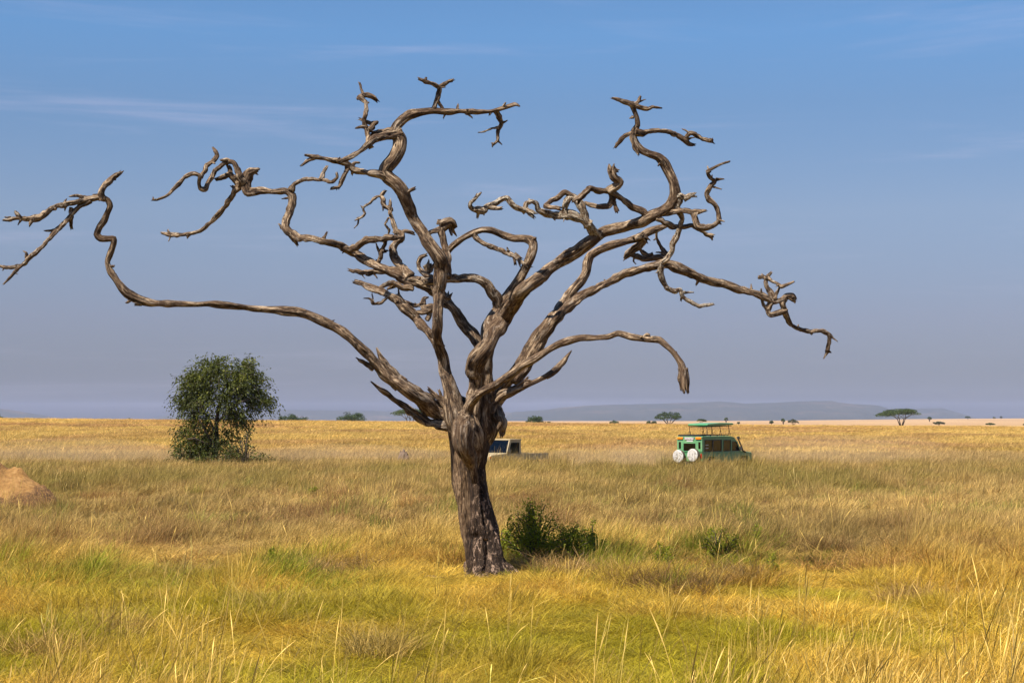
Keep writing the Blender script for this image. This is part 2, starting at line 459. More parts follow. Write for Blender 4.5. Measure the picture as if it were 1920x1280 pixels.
LIMBS = []
def limb(main, z0, z1, spurs='', branches=(), lichen=0.0, rough=1.0, wob=0.5, frayed=0.3, parent_known=None, extra=()):
    LIMBS.append(dict(main=main, z0=z0, z1=z1, spurs=spurs, branches=branches, lichen=lichen, rough=rough, wob=wob, frayed=frayed, extra=extra))

# long left limb
limb('890,890,7 884,855,15 874,822,23 862,797,25 845,780,24 823,770,22 790,753,20 765,737,19 737,713,20 713,690,18 690,665,16 665,640,14.5 640,619,13 610,601,12 575,588,11 530,581,10.5 480,577,9.5 430,573,9 380,571,9 320,570,9 285,568,10 258,560,11.5 238,549,11 222,530,9.5 209,510,9 203,490,8.5 207,475,8.5 213,458,9.5 214,447,9.5 203,447,9 190,446,9 183,438,9.5 187,424,10 195,412,10.5 200,400,10.5 206,386,9.5 202,374,8 190,368,9 180,368,7',
     -0.1, -1.7,
     spurs='752,722,15 737,702,15 720,682,10 707,653,1.2|842,800,13 800,787,12 765,768,11 736,748,8 716,730,5 696,715,1|700,692,6 684,682,5 677,677,4 668,671,1|245,562,6 240,567,4 237,567,2|265,568,6 255,570,4',
     branches=[
        '192,374,8 189,357,7.5 196,347,7 206,338,6.5 217,328,5 225,322,3|214,333,3 217,338,1.5',
        '196,372,8 180,371,7.5 162,374,7 145,379,6.5 130,380,6 107,387,6 85,400,6 66,411,6.5 50,411,6 35,410,4.5 20,412,4.5 7,412,3|62,410,5 58,418,3 55,425,1|38,408,4 32,400,3 29,397,1.5|40,412,3 34,421,1|124,384,3 121,395,1|20,408,2 9,407,1.5',
        '185,372,5 172,370,3.5 155,370,4 143,367,3 131,368,2',
        '170,377,7 152,388,6.5 137,400,6 121,417,5.5 105,434,5 92,448,5 76,465,4.5 56,481,4.5 42,496,4 28,511,3.2 18,521,2.5 7,533,1.5|55,482,4 45,495,4 30,500,3.5 12,501,3 -6,498,2|50,483,4 50,474,3 44,471,1.2|102,432,4 92,433,3 82,432,1.2|8,500,2 5,507,1|25,510,2 33,514,1',
        '134,390,4 133,404,4 133,416,3.5 133,428,2.5'])
# upright left limb
limb('888,880,8 880,850,16 872,815,24 862,792,25 855,765,25 847,735,20 837,703,16.5 828,668,15 823,632,14.5 822,592,14 826,550,13.5 828,510,13.5 825,486,14.5 814,466,15 799,446,15.5 785,426,15.5 774,406,14 766,386,13.5 757,363,14.5 744,345,15.5 729,331,15 722,320,14 728,308,14.5 738,296,14 746,281,13.5 748,264,13.5 743,250,13 746,238,11.5 756,225,11 768,217,10.5 790,212,9 812,209,9 838,210,9 860,209,6 890,210,5.5 920,208,5 945,201,4.5 965,195,4 973,199,2',
     -0.35, -1.3,
     spurs='872,790,14 862,760,12 853,727,8 846,702,2|808,760,0.1 835,757,9 818,743,6 803,728,3|828,747,4 823,732,2|758,368,8 768,359,5.5 777,354,2.5|748,372,4 757,362,4|835,213,4 832,221,1.5|873,212,4 885,221,1.2|831,207,4 823,193,3|858,206,3 858,199,2|943,201,3 948,192,2|812,632,6 804,622,4',
     branches=[
        '812,208,6.5 818,190,5.5 822,176,5 822,163,4.5 806,156,4.5 792,150,3.5 785,148,2.5|820,165,4.5 832,156,4 849,150,2.5|825,164,2 835,164,1|797,152,3 799,146,2|848,152,2 844,153,2',
        '752,250,12 737,254,11 716,257,11 700,262,8.5 690,270,7.5 680,280,7 661,293,6.5 646,300,5.5 636,303,4.5|738,247,9 718,247,8 700,250,7|696,272,5 691,276,3',
        '692,270,6.5 691,256,6 688,243,5.5 683,232,5.5 683,220,5.5 686,206,5 687,194,5 680,186,6 675,181,6.5 688,178,6.5 700,181,5.5 707,188,3.5|684,180,3.5 677,166,3 674,155,2|692,243,5 700,233,4.5 707,229,3.5 695,231,3.5 686,229,3.5 675,224,2.5|688,240,4 678,238,3.5 667,240,1.5|671,186,2 669,184,1|690,193,2 692,192,1',
        '728,334,10 702,328,8 682,324,7 665,320,6.5 650,308,6.5 635,302,6.5 612,298,6 590,295,5.5 578,291,4 573,290,2.5|590,296,5 574,305,3.5 564,311,1.5|652,314,5 647,325,5 639,340,4.5 634,351,3.5 620,353,2.5|655,315,4 665,306,3 674,305,1.5|633,350,2 631,356,1|662,322,4 660,327,2',
        '930,207,5 934,214,4.5 938,226,4 940,232,4 935,243,3.5 934,255,3.2 932,265,3.5 925,272,1.8|932,262,2.5 940,270,1.5|937,230,3 945,229,2 951,226,1|936,238,2.5 921,241,2 908,247,1.8 898,249,1.2|924,268,3 923,275,1.2|921,209,4 919,215,2.5',
        # broken lower-left limb stub and the bleached twigs behind it
        '826,652,12 812,634,11 796,614,11 781,597,11 763,580,11 745,566,10 725,553,9 705,543,8.5 686,534,7.5 667,528,5|745,566,4 733,555,2.5 722,562,3 712,569,2.5 700,568,2.5 695,560,2 683,559,1.2|700,567,2 698,550,1.2|800,600,5 806,590,6 800,580,7 790,571,5 776,573,4 758,565,3 749,553,3 747,541,1.5|748,553,2 736,553,2|800,580,9 812,577,9 792,586,6 782,585,3|793,570,5 794,560,4 801,557,2|780,570,3 775,574,1',
        # snag with the knobbly head
        '838,520,9 840,500,9 838,485,9.5 833,465,9 828,447,8.5 826,433,9 830,424,10|828,424,10 840,420,10 848,427,9|826,430,7 810,436,6.5 796,444,6|845,430,5 847,438,3|824,420,5 824,413,3',
     ], rough=0.9, wob=0.35)
# left middle limb (behind)
limb('905,700,15 908,665,15 897,645,15 884,627,14.5 868,606,14 852,582,14 835,562,14.5 815,546,14.5 790,531,15 765,520,15.5 740,511,14 715,500,12.5 690,487,11.5 665,475,10.5 640,463,10 610,452,9.5 585,447,9.5 563,444,10.5 548,438,11 536,427,12 535,413,12 540,396,12 545,379,11.5 546,366,12 537,360,10 510,360,9.5 485,359,9 466,363,10 459,355,10.5 461,341,11 465,330,12 471,322,8',
     0.25, 1.6,
     spurs='545,436,8 552,448,5 558,459,2|530,428,5 523,420,2|606,449,5 610,442,4 613,436,2|541,371,3 529,373,1|461,340,13 468,325,12 479,320,5|474,322,4 482,327,1.5|722,509,5 700,511,5 676,509,6 656,506,2.5|676,510,2 684,522,1|700,512,3 707,521,1|775,541,8 755,536,7 735,529,7 716,537,4 708,540,1.5|740,535,4 727,541,1.5',
     branches=[
        '546,356,7 553,344,5 570,337,4.8 590,337,4.5 610,338,4.5 623,340,4 631,333,3 630,325,2.5|601,337,4 607,325,4.5 613,312,2.8',
        '456,346,9 449,347,8 440,360,7 430,376,6.5 418,394,6 405,409,6 390,421,5.5 375,432,5.5 356,439,5 336,441,5 320,441,4.5 304,438,2.5|320,440,3 316,452,1.2|318,438,3 315,432,1.5|389,420,3 389,426,1|352,441,3 351,447,1',
        '460,348,8 449,332,7.5 444,316,6.5 436,305,6.5 426,304,6 414,313,6 403,323,6 393,338,6 383,354,6 376,352,5.5 374,343,5 376,331,5 362,326,5 346,333,4.5 335,345,4.3 322,357,4 309,369,4 296,375,3 286,375,2|376,332,5 386,320,5 388,310,4.5 400,302,4.5 408,293,4.5 405,285,3.5 399,277,2.5|430,304,5 424,300,4 414,300,2|452,348,6 441,336,7 430,326,6.5 421,330,5.5 409,335,4.5|432,325,5 428,312,5|440,352,4 436,350,2|288,376,2 287,370,1',
        '640,465,9 655,468,9 671,459,8.5 688,449,8.5 710,447,8 728,446,8.5 744,445,8.5|664,473,3 671,481,1',
        '768,522,12 757,509,12 746,495,11.5 739,480,10.5 735,466,10 742,456,9.5 752,450,9.5 751,441,8 745,437,6.5|745,438,6.5 737,421,5.5 733,406,5 731,391,4.5 733,377,3|733,393,4.5 726,390,4 720,385,4 716,374,4.2 715,366,4 722,358,3|715,367,3.2 705,370,3 693,380,2.5 681,390,2.3 684,400,2.4 678,407,2.8 667,412,2|672,408,2 671,420,1.7 664,428,1.2|719,386,2.5 718,394,1|745,438,5.5 760,434,5 776,438,4|729,408,2 722,420,1.6 730,432,1.8 728,440,1.2|680,389,2 677,386,1|734,396,2 735,389,1.5',
        '709,498,5.5 711,486,5 716,472,4 722,458,3.5 725,450,2.5|713,478,3 708,465,2 706,458,1.5|712,470,4 724,471,3.5',
     ], rough=1.0, lichen=0.02)
# central stem, bending back to the left at its top
limb('895,860,8 900,830,18 905,800,24 903,770,24 906,735,23 909,700,21 910,668,20 914,638,19 922,608,18 934,583,16 946,562,14 958,543,13 974,521,12 985,504,11.5 995,485,11 1000,466,10 998,452,10.5 985,448,8.5 965,447,8.5 945,440,8.5 925,432,8.5 905,430,8.5 890,434,8.5 870,445,8.5 850,460,8.5 838,474,8.5 832,490,7',
     0.15, 0.9,
     spurs='998,450,5 1004,446,3|986,500,6 992,499,4',
     branches=[
        '936,585,12 932,562,12 922,542,12.5 905,526,11.5 885,522,9.5 860,522,9.5 840,523,9.5 815,527,9 798,530,8|822,525,8 808,520,8 797,515,7.5 787,504,5.5 784,492,5 789,482,4.5 798,478,4|800,497,8 803,507,8 806,500,7|840,560,5 843,553,4|800,530,5 790,520,3 785,525,2',
        '889,438,4.5 894,446,4.5 906,455,4.5 920,461,4.5 936,469,5 955,475,5.5 972,486,6.5 991,499,5|962,478,4 966,494,3|965,476,4 975,484,3',
     ], rough=0.8)
# big right limb
limb('892,860,8 886,830,18 884,800,24 886,770,24 889,735,22 891,705,21 897,680,20 910,655,19 925,630,18.5 945,600,17.5 965,571,17 986,541,16.5 1011,516,15.5 1045,492,15 1080,471,15 1108,452,17 1130,438,16.5 1152,430,14.5 1176,424,14.5 1205,413,14.5 1231,399,14 1254,383,12 1265,363,12 1264,344,11 1256,325,10.5 1247,306,10.5 1236,295,9 1220,290,8.5 1205,283,9 1195,272,10 1189,258,11 1190,245,9.5 1196,234,7.5 1194,220,6.5 1188,205,7.5 1185,194,8',
     -0.1, -1.6,
     spurs='1190,262,8 1192,278,7 1197,289,2|1242,303,5 1235,310,2|988,540,8 984,534,9|1186,220,3 1181,222,1',
     branches=[
        '1188,197,7 1172,191,5.5 1160,188,4.5 1148,184,2|1190,198,5.5 1200,202,5 1215,204,4 1226,201,3.5 1240,203,1.3|1191,196,3.5 1198,190,3.2 1201,181,2|1200,190,2 1210,187,1',
        '1192,248,6 1181,250,5.5 1172,255,5 1163,265,5 1153,277,3.2|1190,248,7 1205,250,7 1225,246,6.5 1250,247,6 1270,255,6 1285,262,6.5 1293,270,5 1301,272,2.5|1285,260,5 1292,249,4 1305,252,4 1318,260,4.3 1335,264,4|1292,249,2.5 1285,244,2 1279,242,1|1283,266,2 1293,260,2 1303,258,1|1333,263,4 1336,265,3',
        '1122,445,13 1110,426,12 1100,410,10.5 1095,396,9.5 1086,382,9 1074,370,8 1065,378,7.5 1061,388,7|1104,420,10 1086,408,9.5 1066,403,9.5 1045,402,8.5 1026,400,8 1011,393,8 1007,383,7 997,377,6.5 986,382,6 985,392,7 998,399,8|985,395,7 970,390,7 960,382,6.5 952,372,6.5 945,371,6 930,380,6.5 915,386,7 902,393,8 889,393,6.5 881,388,5 882,380,4 889,374,4 895,367,3 902,361,1.5|900,394,6 895,408,2|912,386,5 925,389,4 938,391,3|1035,404,4 1040,412,1.2|893,369,2 894,363,1|905,398,4 908,403,1',
        '1076,372,8 1060,362,7.5 1049,369,7.5 1036,375,7 1022,385,6.5 1030,389,5.5 1048,392,4',
        '1222,408,9 1206,396,8 1186,388,8 1170,378,7.5 1156,368,8.5 1140,358,9.5 1120,355,9 1108,352,8 1095,363,7.5 1084,374,8|1140,360,9 1154,351,9 1162,343,8.5 1153,332,7.5 1147,323,7.5 1147,315,6|1148,318,6 1157,320,2.5|1145,361,7 1148,374,7.5 1140,386,6.5 1125,387,6 1110,384,5.5 1098,378,5|1152,378,4 1155,395,4.5',
        '1232,402,9 1246,400,9 1265,397,8.5 1285,396,7.5 1300,398,8 1323,396,2.5|1298,399,7 1306,415,8 1312,425,9 1325,429,8.5 1338,424,7 1348,415,6.5 1347,400,6 1340,385,5.5 1329,375,5.5 1326,362,5.8 1334,348,5.8 1340,340,4.5 1331,332,4.3 1327,322,4 1338,315,3.2 1350,309,2.8 1367,303,1.5|1343,337,3 1357,336,1.5|1334,350,2.5 1344,353,2 1352,355,1.2|1330,324,3 1326,313,1.3|1346,415,4 1350,419,2',
        '1232,408,7 1248,418,6.5 1264,425,6 1285,424,6.5 1300,422,7 1314,430,6.5 1325,438,5 1336,442,4.5|1332,442,4 1335,450,1.3|1206,442,9 1190,448,6 1202,444,6',
        '1265,372,7 1276,366,6.5 1285,370,5|1276,366,6 1273,380,6.5 1271,395,6.5 1278,410,6.5 1275,425,6 1270,440,6 1262,455,6.5 1260,470,6.5 1251,485,7 1241,495,7.5 1238,510,7.5 1243,526,6.5 1252,541,6 1265,547,5.5 1276,543,6 1280,556,5.5 1293,565,5 1310,573,4.5 1325,572,4.3 1337,570,2.5|1282,548,3 1300,548,1.5|1283,372,6 1292,368,5.5 1303,361,1.5|1290,368,4 1305,369,2|1279,555,4 1277,563,2|1238,505,3 1229,512,1',
     ], rough=0.85)
# right fork behind: two limbs from one base
limb('897,850,8 897,820,18 902,790,24 917,760,22 936,732,19 955,708,17 972,686,16.5 988,662,16.5 1008,634,15.5 1031,604,15 1050,576,14.5 1066,555,13.5 1086,534,12.5 1099,514,10.5 1101,495,10.5 1107,479,11 1126,468,10 1150,460,10 1175,452,9.5 1196,446,10 1215,436,10 1235,427,8 1250,423,3',
     0.35, 2.0,
     spurs='1196,446,8 1205,440,8 1212,446,6',
     branches=[
        '1206,440,9 1205,450,9 1198,460,8 1187,467,7.5 1177,474,8 1172,480,6|1180,474,6 1192,482,7 1207,486,7.5 1224,484,8 1240,482,7 1250,482,5|1190,482,3 1188,489,2 1192,495,1|1224,478,5 1213,477,5 1204,468,4.5|1248,478,5 1243,470,4 1237,459,3.2 1231,446,2.5 1232,428,2.3|1245,475,3 1230,473,1.2|1255,476,4 1262,465,3|1231,446,2 1226,450,1',
     ], rough=0.9)
limb('965,715,15 985,685,15 1005,655,15 1025,622,14 1046,595,13.5 1067,573,13 1087,559,12.5 1112,545,12 1145,525,11.5 1180,508,11.5 1220,497,11.5 1250,495,11.5 1280,504,12 1310,519,12 1340,530,10.5 1370,537,10 1400,547,9 1428,557,9 1448,564,8 1463,562,6.5 1473,556,7 1484,556,8.5 1489,563,6',
     0.5, 2.3,
     spurs='1478,556,7 1488,562,6|1310,522,7 1306,530,3',
     branches=[
        '1474,556,6.5 1468,564,7 1469,577,7 1477,595,6.5 1485,610,6 1500,617,5.5 1520,621,5.5 1540,620,5 1552,625,4.5 1556,635,3.5 1553,648,3.3 1551,659,3.3 1545,671,1.2|1556,628,2.5 1562,633,2 1570,640,1|1520,622,4 1522,626,2|1551,655,4 1555,658,2',
        '1472,580,5.5 1461,587,6 1447,590,6 1438,580,5.5 1431,571,4.5 1428,556,3 1427,541,1.5|1439,580,5 1446,562,7.5 1446,552,7 1440,540,7 1436,528,7 1440,520,6 1446,511,2|1422,519,3.5 1438,523,5 1455,530,3.8 1466,537,3.5 1488,528,1.8|1450,560,6 1457,548,5 1461,540,2|1437,522,4 1430,516,2',
     ], rough=0.9)
# lower right arching limb, in front
limb('890,905,6 884,870,12 876,838,19 871,812,25 871,793,27 876,773,22 884,755,17 897,740,14.5 913,729,13.5 930,720,13 950,706,12.5 975,689,12 998,675,11.5 1024,658,11 1050,643,10.5 1087,634,9.5 1115,633,9 1140,631,9 1159,626,9 1185,633,9.5 1212,636,9 1237,638,9.5 1256,654,9 1268,668,9.5 1276,681,10 1280,698,10.5 1282,712,11 1283,722,9',
     -0.45, -2.8,
     spurs='1278,690,8 1275,708,5 1277,728,2|1284,690,8 1288,712,6 1290,733,2|1281,700,6 1283,735,2|1205,633,5 1213,627,4 1218,628,2|1243,642,4 1249,645,2',
     branches=[], rough=0.8, frayed=1.2)
# short splintered stub to the right
limb('915,775,18 930,750,17 943,738,15 958,734,12.5 978,727,10.5 1002,716,9 1025,705,8.5 1045,690,7.5 1059,675,5.5 1071,659,1.5',
     0.1, 0.4, spurs='1025,706,5 1040,700,4 1050,690,2|1000,717,5 985,714,4|955,730,7 975,722,6 990,708,2', branches=[], rough=1.1, frayed=1.0)
# dark strip of bark hanging at the right of the fork
limb('922,757,9 932,768,8 938,780,11 944,790,10 941,800,9 943,808,6 941,816,2', 0.1, 0.0,
     spurs='938,785,7 937,800,5 938,812,1.5', branches=[], rough=1.3, frayed=1.0)

def spikes(acc, pl, zz, lich):
    a = np.array(pl, float); L = np.concatenate([[0], np.cumsum(np.hypot(np.diff(a[:, 0]), np.diff(a[:, 1])))])
    if L[-1] < 25: return
    n = RNG.poisson(L[-1]/100.0)
    for q in RNG.uniform(0.12, 0.98, n)*L[-1]:
        x, y, r_, z = [np.interp(q, L, v) for v in (a[:, 0], a[:, 1], a[:, 2], np.asarray(zz))]
        if y > 690: continue
        an = RNG.uniform(0, 6.283); ln = RNG.uniform(0.6, 1.1)*min(r_, 8)+RNG.exponential(3.0)
        x2, y2 = x+math.cos(an)*ln, y+math.sin(an)*ln
        W, _ = to_world([(x, y, min(3.2, r_*0.6)), ((x+x2)/2+RNG.normal()*0.8, (y+y2)/2+RNG.normal()*0.8, min(2.4, r_*0.5)), (x2, y2, 0.9)], z, z+RNG.normal()*0.08)
        tube(acc, W, lich, 1.2, 0.6, flare=1.2, segs=7)
LIMB_KNOWN = []
for li, L in enumerate(LIMBS):
    main = [(x_, y_, r_*(1-(1-(0.86, 0.95, 0.92, 0.92, 0.94, 0.88, 0.88, 0.78, 0.9, 1.0)[li])*min(1, max(0, (800-y_)/40.0)))) for x_, y_, r_ in parse(L['main'])]
    W, zz = to_world(main, L['z0'], L['z1'], L['wob'], sd=li*31+5)
    # the first points stay at the trunk's own depth
    known = [(main, zz)]
    acc = Acc(); tube(acc, W, L['lichen'], L['rough'], L['frayed'], flare=1.0)
    for sp_ in [s for s in L['spurs'].split('|') if s.strip()]:
        pl = [p for p in parse(sp_) if p[2] > 0.5]
        Ws, zs = attach(pl, known, random.uniform(-0.12, 0.05), 3)
        tube(acc, Ws, L['lichen'], L['rough']*1.2, 0.8, flare=1.0)
    spikes(acc, main, zz, L['lichen'])
    lo = acc.build('limb', limb_mat, tree, origin=base)
    for bi, bs in enumerate(L['branches']):
        ac = Acc()
        for k, s in enumerate(bs.split('|')):
            pl = parse(s)
            ln = sum(math.hypot(pl[i+1][0]-pl[i][0], pl[i+1][1]-pl[i][1]) for i in range(len(pl)-1))*TD/F
            dz = random.choice((-1, 1))*ln*(0.32 if k == 0 else 0.2)
            Ws, zs = attach(pl, known, dz, li*7+bi*3+k)
            lich = L['lichen'] + (0.14 if (li == 4 and bi in (2, 7)) else 0.07 if li in (0, 3, 6) else 0.03)
            tube(ac, Ws, lich, L['rough']*1.15, 0.6, flare=1.15 if k == 0 else 1.3)
            known.append((pl, zs))
            spikes(ac, pl, zs, lich)
        ac.build('branch', limb_mat, lo, origin=None)
# branch meshes were built in world coordinates under a limb that sits at the tree's base
for o in [o for o in COL.objects if o.name.startswith('branch')]:
    me = o.data; n = len(me.vertices); co = np.empty(n*3, np.float32); me.vertices.foreach_get('co', co)
    me.vertices.foreach_set('co', (co.reshape(-1, 3)-base.astype(np.float32)).ravel()); me.update()

# trunk: union of stems and roots, remeshed into one skin, then grooved
tacc = Acc()
def tw(s, z0=0.0, z1=0.0): return to_world(parse(s), z0, z1, slim=False)[0]
tube(tacc, tw('909,1100,46 909,1083,42 909,1065,39 906,1045,38 903,1019,37.5 897,985,37 889,945,34 880,905,29 878,878,28 880,850,31 882,825,34 882,800,37 880,780,34 880,755,24'), rough=0.55, flare=1, segs=32, step=0.06)
tube(tacc, tw('925,1085,26 922,1050,26 918,1015,25 910,975,22 901,935,19 893,895,17 895,865,19 901,835,19 905,800,19 908,765,20 909,735,20', -0.05, 0.12), rough=0.6, flare=1, segs=24, step=0.06)
tube(tacc, tw('941,1098,17 934,1078,21 925,1045,20 914,1005,17', -0.22, -0.05), rough=0.8, flare=1, segs=20, step=0.05)
for s, a, b_ in (('930,1050,16 940,1062,16 956,1072,14 972,1082,11 986,1096,7', 0.0, -0.15), ('890,1060,18 884,1078,15 876,1092,12 868,1105,8', -0.1, -0.35),
                 ('915,1065,18 925,1085,15 940,1102,9', -0.2, -0.6), ('900,1065,18 902,1090,14 898,1108,8', -0.2, -0.6), ('915,1060,18 925,1075,15 935,1085,8', 0.3, 0.8),
                 ('868,830,12 866,860,9 862,900,8 866,950,8 872,1000,8 882,1050,8 888,1075,8', -0.16, -0.25)):
    tube(tacc, tw(s, a, b_), rough=0.8, flare=1, segs=18, step=0.05)
tmp = tacc.build('trunk_raw', None)
md = tmp.modifiers.new('r', 'REMESH'); md.mode = 'VOXEL'; md.voxel_size = 0.021
ms = tmp.modifiers.new('s', 'SMOOTH'); ms.iterations = 3; ms.factor = 0.5
dg = bpy.context.evaluated_depsgraph_get()
ev = tmp.evaluated_get(dg); me = bpy.data.meshes.new_from_object(ev)
bpy.data.objects.remove(tmp)
n = len(me.vertices); co = np.empty(n*3, np.float32); me.vertices.foreach_get('co', co); co = co.reshape(-1, 3).astype(float)
no = np.empty(n*3, np.float32); me.vertices.foreach_get('normal', no); no = no.reshape(-1, 3)
cz = co[:, 2]
# trunk centre at each height, from the main tube
tc_ = tw('909,1100,1 909,1065,1 903,1019,1 897,985,1 889,945,1 880,905,1 879,850,1 884,800,1 890,755,1')
cx = np.interp(-cz, -tc_[:, 2], tc_[:, 0])
lx = co[:, 0]-cx; ly = co[:, 1]-TD
th = np.arctan2(ly, lx)
gro = fbm(np.cos(th)*4.2, np.sin(th)*4.2, cz*0.55, s=71, o=4)
fine_ = fbm(lx*26, ly*26, cz*4.5, s=75, o=3)
co += no*((0.034*gro + 0.014*fine_)[:, None])
# the black cleft that runs down the right side
xr = lx - (0.16+0.05*np.sin(cz*1.7)+0.04*vnoise(cz*2.2, cz*0, s=5)); front = (ly < 0.1)
cl_ = np.exp(-(xr/0.028)**2)*front*(cz > 1.0)*(cz < 3.4)
cl2 = np.exp(-((lx-0.20-0.03*vnoise(cz*3, cz*0, s=8))/0.035)**2)*front*(cz < 0.75)*(cz > 0.12)
hole = np.exp(-(((lx+0.0)/0.13)**2+((cz-0.78)/0.10)**2))*front
co -= no*(0.11*cl_+0.10*cl2+0.06*hole)[:, None]
me.vertices.foreach_set('co', (co-base).astype(np.float32).ravel())
gr = np.stack([lx*1.0, ly*1.0, cz*1.0], -1)
a_ = me.attributes.new('grain', 'FLOAT_VECTOR', 'POINT'); a_.data.foreach_set('vector', gr.astype(np.float32).ravel())
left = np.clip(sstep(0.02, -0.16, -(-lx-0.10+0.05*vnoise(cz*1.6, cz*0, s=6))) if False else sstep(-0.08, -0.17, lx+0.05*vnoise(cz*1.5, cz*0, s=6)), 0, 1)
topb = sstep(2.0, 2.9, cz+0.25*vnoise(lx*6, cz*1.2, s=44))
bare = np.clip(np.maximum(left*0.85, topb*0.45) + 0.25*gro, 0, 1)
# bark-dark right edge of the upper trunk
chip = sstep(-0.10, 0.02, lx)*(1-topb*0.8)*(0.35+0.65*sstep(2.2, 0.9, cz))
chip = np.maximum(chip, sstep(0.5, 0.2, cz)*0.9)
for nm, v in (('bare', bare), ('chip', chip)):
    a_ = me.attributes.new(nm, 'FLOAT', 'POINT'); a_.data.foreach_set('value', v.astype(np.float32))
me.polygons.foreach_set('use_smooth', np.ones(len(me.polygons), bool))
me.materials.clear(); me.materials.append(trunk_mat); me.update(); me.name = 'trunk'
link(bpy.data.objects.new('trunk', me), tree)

# ------------------------------------------------------------------ foliage builders
def leaves(acc, C, size, aspect=0.5, flat=0.0, jit=0.3, rnd=None, direc=None):
    """one bent quad per centre; C (n,3)"""
    C = np.asarray(C, float); n = len(C)
    if n == 0: return
    d = RNG.normal(size=(n, 3)) if direc is None else np.asarray(direc)+0.45*RNG.normal(size=(n, 3))
    d /= np.linalg.norm(d, axis=1)[:, None]+1e-9
    w = RNG.normal(size=(n, 3)); w[:, 2] *= (1-flat)
    w = w-(w*d).sum(1)[:, None]*d; w /= np.linalg.norm(w, axis=1)[:, None]+1e-9
    s = (size*(1+jit*RNG.normal(size=n))).clip(size*0.4, size*2)
    a = d*s[:, None]; b_ = w*(s*aspect)[:, None]
    V = np.stack([C-a*0.5, C+b_*0.5, C+a*0.5, C-b_*0.5], 1).reshape(-1, 3)
    Q = np.arange(n*4).reshape(n, 4)
    r = RNG.rand(n) if rnd is None else rnd
    acc.add(V, Q, rnd=np.repeat(r, 4))
def stick(acc, pts, r0, r1, segs=6):
    pts = np.asarray(pts, float); n = len(pts)
    rr = np.linspace(r0, r1, n)
    tube_simple(acc, pts, rr, segs)
def tube_simple(acc, C, R, segs):
    C = np.asarray(C, float); n = len(C)
    T = np.gradient(C, axis=0); T /= np.linalg.norm(T, axis=1)[:, None]+1e-9
    ref = np.where(np.abs(T[:, 2:3]) > 0.9, np.array([[1.0, 0, 0]]), np.array([[0, 0, 1.0]]))
    U = np.cross(T, ref); U /= np.linalg.norm(U, axis=1)[:, None]+1e-9; W = np.cross(T, U)
    a = np.linspace(0, 2*math.pi, segs, endpoint=False)
    V = C[:, None, :]+(np.cos(a)[None, :, None]*U[:, None, :]+np.sin(a)[None, :, None]*W[:, None, :])*np.asarray(R)[:, None, None]
    ii = np.arange(n*segs).reshape(n, segs); jn = np.roll(ii, -1, axis=1)
    Q = np.stack([ii[:-1], jn[:-1], jn[1:], ii[1:]], -1).reshape(-1, 4)
    V = np.vstack([V.reshape(-1, 3), C[-1][None], C[0][None]])
    T1 = np.stack([ii[-1], np.roll(ii[-1], -1), np.full(segs, n*segs)], -1)
    T2 = np.stack([np.roll(ii[0], -1), ii[0], np.full(segs, n*segs+1)], -1)
    acc.add(V, Q, np.vstack([T1, T2]))

bark_mat = paint('grey_brown_bark', (0.075, 0.055, 0.04), 0.95, var=0.3, scale=3)
lf_shrub = leaf_material('thorn_tree_leaf', (0.018, 0.025, 0.004), (0.080, 0.096, 0.010), 0.32, (0.22, 0.22, 0.028))
lf_acacia = leaf_material('acacia_leaf', (0.022, 0.038, 0.010), (0.062, 0.090, 0.022), 0.25)
lf_dome = leaf_material('dark_tree_leaf', (0.016, 0.032, 0.010), (0.048, 0.078, 0.024), 0.22)
lf_bush = leaf_material('green_bush_leaf', (0.12, 0.145, 0.007), (0.30, 0.33, 0.022), 0.5, (0.36, 0.37, 0.035))
lf_grey = leaf_material('grey_shrub_leaf', (0.05, 0.055, 0.030), (0.10, 0.105, 0.055), 0.25)

